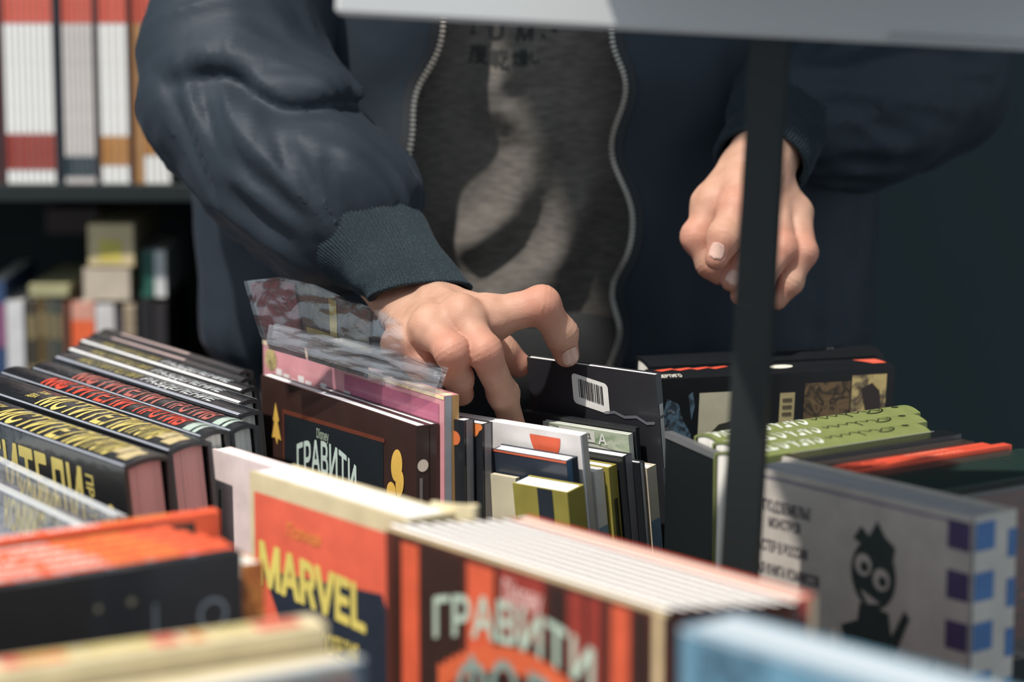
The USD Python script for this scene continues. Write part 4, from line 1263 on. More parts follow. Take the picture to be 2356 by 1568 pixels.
# left hand (behind the post): loosely closed, fingers hanging down
LW = pj(1742, 388, 1.838)
L_FORE = pj(1800, 285, 1.90)
l_mcp = {'index': (1652, 466, 1.812), 'middle': (1712, 458, 1.826), 'ring': (1778, 462, 1.834), 'pinky': (1832, 488, 1.834)}
lh = {
    'index': finger([l_mcp['index'], (1606, 545, 1.800), (1636, 606, 1.794), (1654, 632, 1.793)], [.0135, .0110, .0092, .0072]),
    'middle': finger([l_mcp['middle'], (1735, 556, 1.798), (1700, 618, 1.788), (1683, 646, 1.786)], [.0125, .0105, .0088, .0076]),
    'ring': finger([l_mcp['ring'], (1800, 572, 1.806), (1745, 648, 1.792), (1704, 678, 1.790)], [.0122, .0098, .0088, .0074]),
    'pinky': finger([l_mcp['pinky'], (1848, 580, 1.812), (1818, 648, 1.806), (1788, 690, 1.804)], [.0110, .0092, .0082, .0070]),
    'thumb': finger([(1702, 428, 1.812), (1694, 480, 1.792), (1668, 545, 1.776), (1649, 593, 1.771)], [.0150, .0122, .0110, .0084]),
}


def left_hand(p):
    d = cap(p, L_FORE, LW, .0275, .0245)
    M_ = {k: pj(*v) for k, v in l_mcp.items()}
    for k, r0, r1 in (('index', .0165, .0135), ('middle', .016, .0128), ('ring', .0155, .0122), ('pinky', .015, .0112)):
        d = smin(d, cap(p, LW + (M_[k] - LW) * .08, M_[k], r0, r1), .010)
    d = smin(d, cap(p, LW + np.array([-.010, 0, -.004]), pj(1640, 470, 1.815), .017, .0145), .010)
    d = smin(d, cap(p, pj(1640, 490, 1.815), pj(1624, 560, 1.805), .0135, .0105), .010)
    fs = None
    for k, (g, J) in lh.items():
        fs = g(p) if fs is None else smin(fs, g(p), .0012)
    d = smin(d, fs, .0055)
    return d + .0006 * (meshkit.noise(p * 160, 5) - .5)


# trunk, head and limbs under the clothes
CX, CY = .020, 2.075
SH_R, SH_L = np.array([-.185, 2.045, 1.415]), np.array([.225, 2.055, 1.415])
EL_R, EL_L = pj(528, 212, 1.905), np.array([.310, 2.03, 1.20])
NECK = np.array([CX, 2.07, 1.46]); HEAD = np.array([CX - .005, 2.025, 1.625])


def trunk(p):
    d = ell(p, np.array([CX, CY, 1.24]), (.168, .092, .27))
    d = smin(d, cap(p, np.array([CX - .11, CY, 1.40]), np.array([CX + .11, CY, 1.40]), .062, .062), .05)
    d = smin(d, ell(p, np.array([CX, CY, .98]), (.165, .098, .13)), .05)
    d = smin(d, cap(p, np.array([CX, 2.085, 1.40]), NECK + np.array([0, -.01, .06]), .062, .055), .03)
    # head: skull, jaw, nose, brow, ears, lips
    d = smin(d, ell(p, HEAD + np.array([0, .02, .03]), (.076, .098, .100)), .02)
    d = smin(d, ell(p, HEAD + np.array([0, -.035, -.055]), (.056, .058, .060)), .03)
    d = smin(d, cap(p, HEAD + np.array([0, -.082, .02]), HEAD + np.array([0, -.103, -.025]), .008, .013), .010)
    d = smin(d, cap(p, HEAD + np.array([-.035, -.075, .03]), HEAD + np.array([.035, -.075, .03]), .010, .010), .012)
    d = smin(d, cap(p, HEAD + np.array([-.02, -.090, -.062]), HEAD + np.array([.02, -.090, -.062]), .007, .007), .006)
    for s_ in (-1, 1):
        d = smin(d, ell(p, HEAD + np.array([s_ * .078, .02, 0]), (.016, .024, .034)), .008)
        d = smin(d, np.linalg.norm(p - (HEAD + np.array([s_ * .032, -.072, .012])), axis=-1) - .015, .008)
    # arms down to the forearms
    d = smin(d, cap(p, SH_R, EL_R, .050, .040), .03)
    d = smin(d, cap(p, EL_R, R_FORE, .036, .028), .02)
    d = smin(d, cap(p, SH_L, EL_L, .050, .040), .03)
    d = smin(d, cap(p, EL_L, L_FORE, .036, .028), .02)
    # legs
    for s_ in (-1, 1):
        hip, knee, ank = np.array([CX + s_ * .09, CY, .93]), np.array([CX + s_ * .10, CY - .01, .50]), np.array([CX + s_ * .105, CY + .02, .09])
        d = smin(d, cap(p, hip, knee, .082, .055), .03)
        d = smin(d, cap(p, knee, ank, .054, .036), .02)
        d = smin(d, cap(p, ank + np.array([0, .02, -.045]), ank + np.array([0, -.14, -.055]), .036, .030), .02)
    return d


def solid(m):
    import manifold3d as m3
    return m3.Manifold(m3.Mesh(np.asarray(m.vertices, np.float32), np.asarray(m.faces, np.uint32)))


def whole(a, b):
    r = solid(a)
    for q in b:
        r = r + solid(q)
    mm = r.to_mesh()
    return trimesh.Trimesh(mm.vert_properties[:, :3], mm.tri_verts, process=False)


hr_m = surface(right_hand, RW - [.085, .13, .10], RW + [.135, .10, .10], .0013, .012)
hl_m = surface(left_hand, np.array([.10, 1.745, 1.02]), np.array([.25, 1.93, 1.20]), .0014, .012)
for h_ in (.0100, .0104, .0096, .0108, .0092, .0113):      # the first spacing whose surface is a clean solid
    tr_m = surface(trunk, [-.36, 1.68, -.03], [.44, 2.26, 1.80], h_, .05)
    if solid(tr_m).num_vert():
        break
body_mesh = whole(tr_m, [hr_m, hl_m])

person = thing('person', 'person in a dark navy bomber jacket and grey shirt, leafing through the books', 'person')
knuck = [J[i] for k, (g, J) in list(rh.items()) + list(lh.items()) for i in (1, 3)]
SKIN = mk('skin', {
    't': ('geometry', {}), 'n': ('noise_texture', {'scale': 70, 'detail': 5}), 'n2': ('noise_texture', {'scale': 900, 'detail': 3}), 'at': ('attribute', {'attribute': 'flush'}),
    'r': ('rgb_ramp', {'ramp': [(0.3, (.40, .222, .155)), (0.7, (.48, .282, .206))]}), 'mx': ('mix', {'mix_type': 'mix', 'color2': (.44, .17, .125)}),
    'b': ('bump', {'strength': .35, 'distance': .0006}), 'ad': ('math', {'math_type': 'multiply', 'value2': .75}),
    'p': ('principled_bsdf', {'roughness': .55, 'specular_ior_level': .30, 'subsurface_weight': .25, 'subsurface_scale': .004, 'subsurface_radius': (1.0, .35, .2)})},
    [('t.position', 'n.vector'), ('t.position', 'n2.vector'), ('n.fac', 'r.fac'), ('r.color', 'mx.color1'), ('at.fac', 'ad.value1'), ('ad.value', 'mx.fac'), ('mx.color', 'p.base_color'), ('n2.fac', 'b.height'), ('b.normal', 'p.normal')])
body = part('body', body_mesh, SKIN, person, smooth=True, label='bare hands and wrists')
vv_ = np.array(body_mesh.vertices)
fl = np.zeros(len(vv_))
for q in knuck:
    fl = np.maximum(fl, np.exp(-((np.linalg.norm(vv_ - q, axis=1) - .010) / .008) ** 2 * (np.linalg.norm(vv_ - q, axis=1) > .010)))
from pxr import Vt
UsdGeom.PrimvarsAPI(body).CreatePrimvar('flush', Sdf.ValueTypeNames.FloatArray, 'vertex').Set(Vt.FloatArray.FromNumpy((fl * .6).astype(np.float32)))

NAIL = plain('nail', (.56, .36, .30), .33, coat_weight=.25)


def nail(J, face, w=.0058, l=.0072, up=.0005):
    """a curved plate on the back of the last joint"""
    a, b = J[-2], J[-1]
    ax_ = (b - a) / np.linalg.norm(b - a)
    n_ = np.asarray(face, float); n_ = n_ - ax_ * (n_ @ ax_); n_ /= np.linalg.norm(n_)
    s_ = np.cross(ax_, n_)
    c_ = a + (b - a) * .84
    def hit(o):       # march to the skin along -n
        t = .03
        for _ in range(40):
            q = (c_ + o + n_ * t)[None]
            dd = min(right_hand(q)[0], left_hand(q)[0])
            t -= dd * .8
            if dd < 1e-5:
                break
        return t
    g = []
    for i in range(13):
        for j in range(11):
            x, y = (j / 10 - .5) * 2, (i / 12 - .5) * 2
            k = math.sqrt(max(0, 1 - (abs(y) ** 2.6))) ** .6
            o = s_ * (x * w * k) + ax_ * (y * l)
            g.append(c_ + o + n_ * (hit(o) + up + .00035 * (1 - x * x)))
    k = np.array([i * 11 + j for i in range(12) for j in range(10)])
    F = np.vstack([np.stack([k, k + 1, k + 12], 1), np.stack([k, k + 12, k + 11], 1)])
    m = orient(trimesh.Trimesh(np.array(g), F, process=False), n_)
    part('fingernail', m, NAIL, body, smooth=True)


for J, fc, w_, l_ in ((rh['index'][1], (.25, -1, .25), .0056, .0074), (lh['thumb'][1], (-.25, -1, .3), .0050, .0056), (lh['middle'][1], (-.1, -1, .1), .0048, .0052)):
    nail(J, fc, w_, l_)

# ---- shirt: heather grey, with the print, long diagonal folds
SHIRT_C = np.array([(1166, 165), (1135, 212), (1146, 245), (1198, 282), (1236, 332), (1214, 420), (1170, 500), (1086, 565)], float)
SHIRT_D = np.array([(1130, 715), (1215, 650), (1290, 580), (1330, 490)], float)
SHIRT_E = np.array([(1345, 430), (1310, 520), (1290, 640), (1235, 720)], float)
lines_ = [[at_y(x, y, 1.95)[[0, 2]] for x, y in L] for L in (SHIRT_C, SHIRT_D, SHIRT_E)]
segs = [(np.array(L[i]), np.array(L[i + 1]), amp, wd) for L, amp, wd in zip(lines_, (.014, .011, .007), (.015, .015, .014)) for i in range(len(L) - 1)]


def folds(x, z):
    q = np.stack([x, z], -1)
    best = {}
    tot = np.zeros(np.shape(x))
    grp = [0] * 7 + [1] * 3 + [2] * 3
    for (a, b, amp, wd), gi in zip(segs, grp):
        ab = b - a
        t = np.clip(((q - a) @ ab) / (ab @ ab), 0, 1)
        d = np.linalg.norm(q - a - t[..., None] * ab, axis=-1)
        v = amp * np.exp(-(d / wd) ** 2)
        best[gi] = np.maximum(best.get(gi, 0), v)
    for v in best.values():
        tot = tot + v
    return tot + .006 * (meshkit.fbm(np.stack([x * 14 + z * 6, z * 5, 0 * x], -1), 3, 11) - .5)


def sup(phi, a, b, n=2.5):
    c, s = np.cos(phi), np.sin(phi)
    return a * np.sign(c) * np.abs(c) ** (2 / n), b * np.sign(s) * np.abs(s) ** (2 / n)


def shirt_y(x, z):
    """front of the shirt"""
    a, b = .200, .112
    e = np.clip(1 - np.abs((x - CX) / a) ** 2.5, 0, 1) ** (1 / 2.5)
    return CY - b * e - folds(x, z)


nz, nph = 120, 260
zz = np.linspace(.975, 1.475, nz)
V = np.zeros((nz, nph, 3))
ph = np.linspace(-math.pi, math.pi, nph, endpoint=False)
for i, z in enumerate(zz):
    k = 1 - max(0, (z - 1.34) / .135) ** 2 * .60
    x, y = sup(ph, .200 * k, .112 * (1 - max(0, (z - 1.34) / .135) ** 2 * .32))
    flare = .012 * max(0, (1.06 - z) / .09)
    X, Y_ = CX + x * (1 + flare), CY + y * (1 + flare)
    fr_ = np.clip(-np.sin(ph), 0, 1) ** .5
    Y_ = Y_ - folds(X, np.full(nph, z)) * fr_
    V[i] = np.stack([X, Y_, np.full(nph, z)], 1)
# the hem droops to the right
hem = lambda x: .012 * np.clip((x - .0) / .08, -1, 1)
V[..., 2] -= hem(V[..., 0]) * np.clip((1.10 - V[..., 2]) / .12, 0, 1)
i, j = np.meshgrid(np.arange(nz - 1), np.arange(nph), indexing='ij')
k0, k1_ = (i * nph + j).ravel(), (i * nph + (j + 1) % nph).ravel()
F = np.vstack([np.stack([k0, k1_, k1_ + nph], 1), np.stack([k0, k1_ + nph, k0 + nph], 1)])
outer = trimesh.Trimesh(V.reshape(-1, 3), F, process=False)
inn = V.copy(); inn[..., 0] = CX + (inn[..., 0] - CX) * .985; inn[..., 1] = CY + (inn[..., 1] - CY) * .98
rim = np.vstack([np.stack([j_, (j_ + 1) % nph, (j_ + 1) % nph + nz * nph], 0)[None] for j_ in range(nph)] + [np.stack([j_, (j_ + 1) % nph + nz * nph, j_ + nz * nph], 0)[None] for j_ in range(nph)])
shirt_m = trimesh.Trimesh(np.vstack([V.reshape(-1, 3), inn.reshape(-1, 3)]), np.vstack([F, F[:, ::-1] + nz * nph, rim[:, ::-1]]), process=False)
CLOTH = mk('heather_cloth', {'t': ('geometry', {}), 'm': ('mapping', {'scale': (500, 500, 120)}), 'n': ('noise_texture', {'scale': 1.0, 'detail': 3}), 'm2': ('mapping', {'scale': (90, 90, 400)}), 'n2': ('noise_texture', {'scale': 1.0, 'detail': 2}),
                             'r': ('rgb_ramp', {'ramp': [(.3, (.074, .068, .063)), (.7, (.126, .116, .106))]}), 'b': ('bump', {'strength': .3, 'distance': .001}),
                             'p': ('principled_bsdf', {'roughness': .9, 'sheen_weight': .15, 'specular_ior_level': .15})},
           [('t.position', 'm.vector'), ('m.vector', 'n.vector'), ('t.position', 'm2.vector'), ('m2.vector', 'n2.vector'), ('n2.fac', 'r.fac'), ('r.color', 'p.base_color'), ('n.fac', 'b.height'), ('b.normal', 'p.normal')])
shirt = part('shirt', shirt_m, CLOTH, person, smooth=True, label='heather grey shirt with black print')

SINK = plain('shirt_ink', (.012, .014, .015), .8)


def kanji(strokes, x, y, s_, wd=.085):
    g = U(*[LineString([(a * s_, b * s_) for a, b in st]).buffer(wd * s_ / 2, cap_style='flat') for st in strokes])
    return affinity.translate(g, x, y)


DO = [[(.5, 0), (.5, .12)], [(.08, .14), (.95, .14)], [(.14, .14), (.12, .6), (.02, .98)], [(.25, .34), (.92, .34)], [(.42, .24), (.42, .52), (.74, .52), (.74, .24)], [(.28, .62), (.82, .62), (.6, .85), (.25, 1)], [(.35, .7), (.6, .88), (.95, 1)]]
KAN = [[(.05, .14), (.48, .14)], [(.26, 0), (.26, .28)], [(.1, .3), (.42, .3), (.42, .62), (.1, .62), (.1, .3)], [(.1, .46), (.42, .46)], [(.02, .76), (.5, .76)], [(.26, .62), (.26, 1)], [(.62, 0), (.52, .22)], [(.58, .14), (.95, .14)], [(.56, .38), (.9, .38), (.56, .8), (.58, .96), (.96, .96), (.96, .8)]]
SOU = [[(.2, .05), (.2, .5), (.04, .98)], [(.06, .25), (.08, .45)], [(.34, .2), (.3, .42)], [(.2, .55), (.36, .9)], [(.52, .03), (.84, .03), (.84, .2), (.52, .2), (.52, .03)], [(.42, .28), (.64, .28), (.64, .46), (.42, .46), (.42, .28)], [(.72, .28), (.95, .28), (.95, .46), (.72, .46), (.72, .28)], [(.4, .6), (.98, .6)], [(.69, .5), (.69, 1)], [(.66, .64), (.44, .92)], [(.72, .64), (.96, .92)]]
SHI = [[(.3, .05), (.28, .7), (.4, .92), (.65, .92), (.85, .68)]]


def shirt_print(gs_, x, y, name='shirt_print'):
    """lettering given in millimetres, its upper left corner at pixel (x, y) on the chest"""
    o = at_y(x, y, 1.95)
    def fn(v):
        X_, Z_ = o[0] + v[:, 0] / 1000, o[2] - v[:, 1] / 1000
        return np.stack([X_, shirt_y(X_, Z_) - .0012, Z_], 1)
    part(name, orient(flat(gs_, fn, cut=4.0), [0, -1, 0]), SINK, shirt, smooth=False)


for ch, x_, y_, h_ in (('I', 1086, 44, 11.5), ('U', 1128, 54, 11.5), ('M', 1192, 60, 11.5)):
    shirt_print(T(ch, 0, 0, h_, {'I': 3.4, 'U': 10.5, 'M': 12.0}[ch], slant=.12), x_, y_, 'shirt_letter')
shirt_print(disc(2, 2, 1.6), 1244, 78, 'shirt_letter')
shirt_print(disc(2, 2, 2.0), 1270, 64, 'shirt_letter')
for st, x_, y_, s_ in ((DO, 1080, 104, 14), (KAN, 1128, 114, 13.5), (SOU, 1178, 116, 12.5), (SHI, 1214, 118, 10)):
    shirt_print(kanji(st, 0, 0, s_, .12), x_, y_, 'shirt_letter')

# ---- jacket: body sheet open at the front, two padded sleeves
ZL = np.array([(1022, -20), (1016, 45), (1011, 90), (990, 145), (958, 200), (946, 255), (944, 310), (930, 385), (920, 470), (925, 600), (930, 760), (925, 900)], float)
ZR = np.array([(1404, -10), (1411, 65), (1416, 110), (1436, 160), (1443, 210), (1430, 262), (1413, 318), (1417, 375), (1440, 430), (1456, 475), (1458, 530), (1444, 590), (1419, 640), (1412, 680), (1424, 728), (1430, 770), (1412, 835), (1405, 900)], float)
from scipy.interpolate import CubicSpline


def edge_curve(Z, Y):
    pts = np.array([at_y(x, y, Y) for x, y in Z])[::-1]
    return CubicSpline(pts[:, 2], pts[:, 0])


YZ = 1.925
cl, cr_ = edge_curve(ZL, YZ), edge_curve(ZR, YZ)
zlo, zhi = .935, 1.49
AJ, BJ = .272, .150
nz, nu = 150, 300
zz = np.linspace(zlo, zhi, nz)


def jacket_edge_wave(z, s_):
    return .010 * np.sin(z * 46 + s_ * 1.3)


V = np.zeros((nz, nu, 3))
for i, z in enumerate(zz):
    zc = min(max(z, .955), 1.262)
    k = 1 - max(0, (z - 1.32) / .17) ** 2 * .62
    a, b = AJ * k, BJ * (1 - max(0, (z - 1.32) / .17) ** 2 * .45)
    ex = []
    for xq, sgn_ in ((float(cl(zc)), -1), (float(cr_(zc)), 1)):
        xq = CX + (xq - CX) * k
        c = np.clip((xq - CX) / a, -.98, .98)
        co = np.sign(c) * abs(c) ** (2.5 / 2)
        ex.append(-math.acos(co))      # front half: negative angles
    p0, p1 = ex[0], ex[1]              # left edge, right edge
    # from the left edge back round to the right edge
    ph = np.linspace(p0, p1 - 2 * math.pi, nu)
    x, y = sup(ph, a, b)
    X, Y_ = CX + x, CY + y
    nn = np.stack([x / a ** 2, y / b ** 2], 1); nn /= np.linalg.norm(nn, axis=1, keepdims=True)
    w_ = .016 * (meshkit.fbm(np.stack([X * 9, Y_ * 9, np.full(nu, z * 7)], 1), 4, 21) - .5) + .010 * (meshkit.fbm(np.stack([X * 30, Y_ * 30, np.full(nu, z * 5)], 1), 2, 5) - .5)
    edge_ = np.minimum(np.arange(nu), np.arange(nu)[::-1]) / nu
    w_ = w_ * np.clip(edge_ / .05, 0, 1)
    X, Y_ = X + nn[:, 0] * w_, Y_ + nn[:, 1] * w_
    Y_ = Y_ - np.exp(-(edge_ / .02) ** 2) * np.where(np.arange(nu) < nu / 2, jacket_edge_wave(z, 0), jacket_edge_wave(z, 2)) * .5
    waist = .020 * np.exp(-((z - .955) / .02) ** 2)
    X, Y_ = X - nn[:, 0] * waist, Y_ - nn[:, 1] * waist
    V[i] = np.stack([X, Y_, np.full(nu, z)], 1)
cen = np.array([CX, CY, 0])
I2 = V.copy(); I2[..., 0] = CX + (V[..., 0] - CX) * .975; I2[..., 1] = CY + (V[..., 1] - CY) * .955
n0 = nz * nu
i, j = np.meshgrid(np.arange(nz - 1), np.arange(nu - 1), indexing='ij')
k = (i * nu + j).ravel()
F = np.vstack([np.stack([k, k + nu, k + nu + 1], 1), np.stack([k, k + nu + 1, k + 1], 1)])
G_ = [F, F[:, ::-1] + n0]
for a_ in (0, nu - 1):
    k = np.arange(nz - 1) * nu + a_
    q = np.vstack([np.stack([k, k + n0, k + nu + n0], 1), np.stack([k, k + nu + n0, k + nu], 1)])
    G_.append(q if a_ == 0 else q[:, ::-1])
for a_ in (0, nz - 1):
    k = np.arange(nu - 1) + a_ * nu
    q = np.vstack([np.stack([k, k + 1, k + 1 + n0], 1), np.stack([k, k + 1 + n0, k + n0], 1)])
    G_.append(q if a_ == 0 else q[:, ::-1])
jb = trimesh.Trimesh(np.vstack([V.reshape(-1, 3), I2.reshape(-1, 3)]), np.vstack(G_), process=False)
if jb.volume < 0:
    jb.faces = jb.faces[:, ::-1]

CUFF_A, CUFF_B = pj(846, 552, 1.806), pj(967, 674, 1.752)
SLEEVE_END = pj(800, 500, 1.826)


def sleeve(sh, el, cf, r, seed, crease):
    ax_ = (cf - el) / np.linalg.norm(cf - el)
    L_ = np.linalg.norm(cf - el)
    side = np.cross(ax_, [0, 0, 1.0]); side /= np.linalg.norm(side); upv = np.cross(side, ax_)
    mid = el + ax_ * L_ * .55
    ax2 = (el - sh) / np.linalg.norm(el - sh)

    def f(p):
        s_ = (p - el) @ ax_
        th = np.arctan2((p - el) @ upv, (p - el) @ side)
        d1 = smin(cap(p, el, mid, r[1], r[2]), cap(p, mid, cf - ax_ * .012, r[2], r[3]), .03)
        # gathers towards the cuff
        gath = np.clip((s_ / L_ - .55) / .45, 0, 1)
        d1 = d1 - .0070 * gath * np.cos(th * 11 + 2.5 * np.sin(th * 3 + seed)) * np.clip(1.15 - s_ / L_, 0, 1) * 2
        d2 = cap(p, sh, el, r[0], r[1])
        d = smin(d1, d2, .018)
        # soft folds: across the forearm, and radiating from the elbow
        q = np.stack([s_ * 17 + 1.6 * np.sin(th * 2 + seed), th * .9, (p @ ax2) * 6], -1)
        n1 = meshkit.fbm(q, 3, seed)
        q2 = np.stack([(p @ ax2) * 19, p[..., 0] * 7 + p[..., 1] * 5, s_ * 7], -1)
        n2 = meshkit.fbm(q2, 3, seed + 7)
        upper = np.clip(-s_ / .03 + .5, 0, 1)
        ridge = lambda n: 1 - np.abs(2 * n - 1) * 2.2
        if crease is not None:      # the deep fold inside the bent elbow, the padding swelling on either side of it
            s3 = (p - crease[0]) @ crease[1] + .006 * np.sin(p[..., 0] * 70)
            d = d + np.clip((p[..., 0] + .262) / .06, 0, 1) * (.011 * np.exp(-(s3 / .0085) ** 2) - .005 * np.exp(-((s3 + .030) / .022) ** 2) - .003 * np.exp(-((s3 - .026) / .018) ** 2))
        d = d - (1 - upper) * (.0062 * ridge(n1)) - upper * .0070 * ridge(n2)
        return d
    return f


sl_r = sleeve(np.array([-.185, 2.055, 1.40]), EL_R, SLEEVE_END, (.078, .062, .060, .057), 31, (pj(590, 218, 1.84), np.array([.22, 0, .975])))
L_CA, L_CB = pj(1808, 262, 1.908), pj(1752, 372, 1.852)
sl_l = sleeve(np.array([.225, 2.06, 1.40]), EL_L, L_CA + (EL_L - L_CA) * .10, (.080, .070, .066, .054), 57, None)
ms_r = surface(sl_r, [-.34, 1.72, 1.04], [-.03, 2.17, 1.52], .0036, .03)
ms_l = surface(sl_l, [.10, 1.85, 1.03], [.46, 2.18, 1.52], .0050, .03)
SATIN = mk('navy_satin', {'t': ('geometry', {}), 'm': ('mapping', {'scale': (1500, 1500, 1500)}), 'n': ('noise_texture', {'scale': 1.0, 'detail': 1}), 'n3': ('noise_texture', {'scale': 38, 'detail': 4, 'distortion': .6}),
                          'b': ('bump', {'strength': .18, 'distance': .0004}), 'b2': ('bump', {'strength': .16, 'distance': .004}),
                          'p': ('principled_bsdf', {'base_color': (.0180, .0250, .0340), 'roughness': .58, 'specular_ior_level': .24, 'specular_tint': (.80, .86, 1.0), 'sheen_weight': .05, 'sheen_roughness': .4, 'sheen_tint': (.5, .55, .75)})},
           [('t.position', 'm.vector'), ('m.vector', 'n.vector'), ('t.position', 'n3.vector'), ('n3.fac', 'b2.height'), ('b2.normal', 'b.normal'), ('n.fac', 'b.height'), ('b.normal', 'p.normal')])
jacket = part('jacket', join(jb, ms_r, ms_l), SATIN, person, smooth=True, label='open navy satin bomber jacket')


def cuff_mesh(A_, B_, ra, rb, flare, ribs, squash=.86, face=None):
    ax_ = (B_ - A_) / np.linalg.norm(B_ - A_)
    side = np.cross(ax_, [0, 0, 1.0]); side /= np.linalg.norm(side); upv = np.cross(side, ax_)
    L_ = np.linalg.norm(B_ - A_)
    nt, ns = ribs * 8, 44
    th = np.linspace(0, 2 * math.pi, nt, endpoint=False)
    prof = []
    for q in np.linspace(0, 1, ns):
        r_ = ra + (rb - ra) * q ** .8 + .0016 * math.sin(q * 9) + flare * max(0, (q - .86) / .14) ** 2
        prof.append((q * L_, r_, 1.0))
    for q in np.linspace(0, math.pi, 9)[1:-1]:
        prof.append((L_ + .0022 * math.sin(q), rb + flare - .0022 * (1 - math.cos(q)), .6))
    for q in np.linspace(1, .25, 14):
        prof.append((q * L_, rb + flare * max(0, (q - .86) / .14) - .0044 + (ra - rb) * (1 - q) ** .8, .5))
    V_ = []
    for i_, (s_, r_, amp) in enumerate(prof):
        rr_ = r_ + amp * .00065 * np.cos(th * ribs)
        q_ = np.clip(s_ / L_, 0, 1) ** 1.3
        sd, uv = side, upv
        if face is not None:        # the opening turned to face this way
            n1 = np.asarray(face, float) / np.linalg.norm(face)
            s1 = np.array([np.sign(side[0]), 0, 0.0]); s1 = s1 - n1 * (s1 @ n1); s1[2] *= .3; s1 /= np.linalg.norm(s1)
            sd = side * (1 - q_) + s1 * q_; sd /= np.linalg.norm(sd)
            nn_ = ax_ * (1 - q_) + n1 * q_; nn_ = nn_ - sd * (nn_ @ sd); nn_ /= np.linalg.norm(nn_)
            uv = np.cross(sd, nn_)
        V_.append(A_ + ax_ * s_ + (sd * (rr_ * np.cos(th))[:, None]) + (uv * (rr_ * squash * np.sin(th))[:, None]))
    V_ = np.array(V_)
    n_ = len(prof)
    i, j = np.meshgrid(np.arange(n_ - 1), np.arange(nt), indexing='ij')
    k0, k1 = (i * nt + j).ravel(), (i * nt + (j + 1) % nt).ravel()
    m = trimesh.Trimesh(V_.reshape(-1, 3), np.vstack([np.stack([k0, k1, k1 + nt], 1), np.stack([k0, k1 + nt, k0 + nt], 1)]), process=False)
    c_ = A_ + ax_ * L_ * .3
    f0 = m.faces[len(m.faces) // 8]
    nrm = np.cross(m.vertices[f0[1]] - m.vertices[f0[0]], m.vertices[f0[2]] - m.vertices[f0[0]])
    if nrm @ (m.vertices[f0[0]] - c_) < 0:
        m.faces = m.faces[:, ::-1]
    return m


RIB = mk('rib_knit', {'t': ('geometry', {}), 'n': ('noise_texture', {'scale': 1300, 'detail': 2}), 'r': ('rgb_ramp', {'ramp': [(.35, (.0045, .011, .016)), (.60, (.011, .023, .032)), (.72, (.05, .08, .10))]}),
                      'b': ('bump', {'strength': .6, 'distance': .0007}), 'p': ('principled_bsdf', {'roughness': .8, 'sheen_weight': .08, 'specular_ior_level': .2})},
         [('t.position', 'n.vector'), ('n.fac', 'r.fac'), ('r.color', 'p.base_color'), ('n.fac', 'b.height'), ('b.normal', 'p.normal')])
part('cuff', cuff_mesh(CUFF_A - (CUFF_B - CUFF_A) * .18, CUFF_B, .0450, .0320, .0030, 92, .90, (.30, -.36, -.88)), RIB, jacket, smooth=True, label='ribbed knit cuff')
part('cuff', cuff_mesh(L_CA, L_CB, .042, .033, .002, 80), RIB, jacket, smooth=True, label='ribbed knit cuff')

# zips along the front edges: tape and metal teeth
STEEL = plain('zip_metal', (.55, .52, .48), .32, .9)
TAPE = plain('zip_tape', (.014, .017, .022), .8)
for nm, col_, sg in (('l', 0, -1), ('r', nu - 1, 1)):
    E_ = V[:, col_]
    # inner direction: towards the opening
    s_ = np.concatenate([[0], np.cumsum(np.linalg.norm(np.diff(E_, axis=0), axis=1))])
    step = .0036 if nm == 'l' else .0032
    ms = []
    tape = []
    for q in np.arange(.01, s_[-1] - .06, step):
        c_ = np.array([np.interp(q, s_, E_[:, a]) for a in range(3)])
        c2 = np.array([np.interp(q + .002, s_, E_[:, a]) for a in range(3)])
        tn = (c2 - c_) / np.linalg.norm(c2 - c_)
        inw = np.array([-sg, 0, 0.0]); inw = inw - tn * (inw @ tn); inw /= np.linalg.norm(inw)
        ou = np.cross(inw, tn)
        if ou[1] > 0:
            ou = -ou
        b_ = bevel_box(-.0006, .0034, -.0012, .0012, -.0009, .0009, .0004)
        Mx = np.eye(4); Mx[:3, 0], Mx[:3, 1], Mx[:3, 2], Mx[:3, 3] = inw, ou, tn, c_ + ou * .0012
        b_.apply_transform(Mx)
        ms.append(b_)
        tape.append((c_ - inw * .007 + ou * .0009, c_ + inw * .0012 + ou * .0009, c_ + inw * .0012 - ou * .0004))
    zp = part('zip', trimesh.Trimesh(np.array(tape).reshape(-1, 3), np.vstack([[[3 * a, 3 * a + 3, 3 * a + 4], [3 * a, 3 * a + 4, 3 * a + 1], [3 * a + 1, 3 * a + 4, 3 * a + 5], [3 * a + 1, 3 * a + 5, 3 * a + 2]] for a in range(len(tape) - 1)]), process=False), TAPE, jacket, smooth=True, label='zip tape')
    part('zip_teeth', join(*ms), STEEL, jacket, smooth=False, label='metal zip teeth', kind='stuff')

# ---- trousers, shoes, hair
def trousers_f(p):
    d = ell(p, np.array([CX, CY, .985]), (.190, .122, .10))
    for s_ in (-1, 1):
        hip, knee, ank = np.array([CX + s_ * .09, CY, .92]), np.array([CX + s_ * .10, CY - .01, .50]), np.array([CX + s_ * .105, CY + .02, .10])
        d = smin(d, smin(cap(p, hip, knee, .100, .074), cap(p, knee, ank, .074, .060), .02), .03)
    return np.maximum(d, np.maximum(p[..., 2] - 1.03, .07 - p[..., 2])) + .006 * (meshkit.fbm(p * [12, 12, 9], 2, 3) - .5)


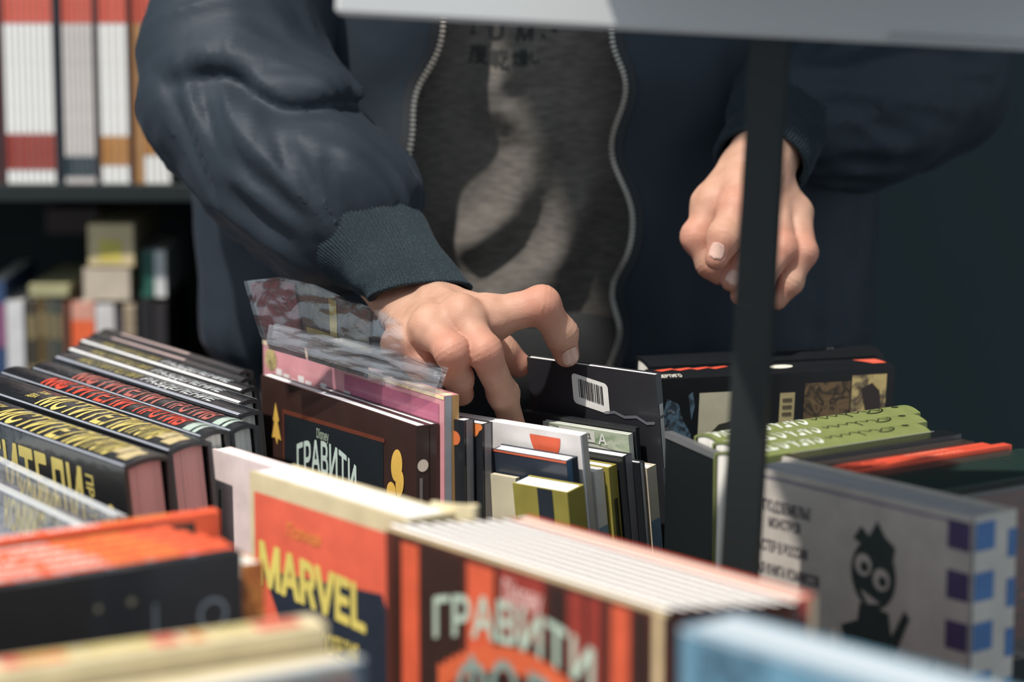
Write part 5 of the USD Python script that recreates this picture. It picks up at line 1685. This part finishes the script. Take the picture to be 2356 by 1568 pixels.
part('trousers', surface(trousers_f, [-.22, 1.90, .03], [.26, 2.24, 1.06], .008, .04), plain('black_denim', (.012, .013, .015), .85), person, smooth=True, label='black trousers')
for s_ in (-1, 1):
    a_ = np.array([CX + s_ * .105, CY + .02, .06])
    sf = lambda p, a_=a_: np.maximum(smin(cap(p, a_ + np.array([0, .03, -.01]), a_ + np.array([0, -.16, -.022]), .050, .042), cap(p, a_, a_ + np.array([0, .01, .05]), .052, .056), .03), .0005 - p[..., 2])
    part('shoe', surface(sf, a_ - [.09, .24, .065], a_ + [.09, .12, .12], .006, .03), plain('shoe_black', (.02, .02, .022), .5), person, smooth=True, label='dark shoe')
hf = lambda p: np.maximum(ell(p, HEAD + np.array([0, .028, .04]), (.088, .106, .106)) + .010 * (meshkit.fbm(p * 60, 3, 2) - .5), -np.maximum(-(p[..., 1] - (HEAD[1] - .045)), (p[..., 2] - HEAD[2] - .065)) )
hf2 = lambda p: np.maximum(hf(p), (HEAD[2] - .05) - p[..., 2])
part('hair', surface(hf2, HEAD - [.12, .12, .10], HEAD + [.12, .16, .17], .005, .03), plain('dark_hair', (.03, .022, .018), .6), person, smooth=True, label='short dark hair')

# downcast face, above the picture: lids, brows, lips
BROW = plain('brow_dark', (.04, .028, .022), .8)
LIP = plain('lip', (.36, .16, .13), .5)


def face_arc(x0, x1, z, sag, r, front):
    """a thin arc lying on the face"""
    out = []
    for q in np.linspace(0, 1, 11):
        x = x0 + (x1 - x0) * q
        zq = z + sag * (1 - (2 * q - 1) ** 2)
        y = front
        for _ in range(30):
            y += max(trunk(np.array([[HEAD[0] + x, HEAD[1] + y, HEAD[2] + zq]]))[0], 0) * .8
        out.append(np.array([HEAD[0] + x, HEAD[1] + y, HEAD[2] + zq]))
    ms = []
    import manifold3d as m3
    tot = None
    for a_, b_ in zip(out[:-1], out[1:]):
        pts = np.vstack([trimesh.creation.icosphere(1, r).vertices + a_, trimesh.creation.icosphere(1, r).vertices + b_])
        h_m = m3.Manifold.hull_points(pts)
        tot = h_m if tot is None else tot + h_m
    mm = tot.to_mesh()
    return trimesh.Trimesh(mm.vert_properties[:, :3], mm.tri_verts, process=False)


for s_ in (-1, 1):
    part('eyebrow', face_arc(s_ * .018, s_ * .050, .038, .006, .0035, -.14), BROW, body, smooth=True)
    part('eyelash', face_arc(s_ * .020, s_ * .046, .008, -.005, .0016, -.14), BROW, body, smooth=True)
part('lips', face_arc(-.024, .024, -.062, -.002, .0045, -.14), LIP, body, smooth=True)
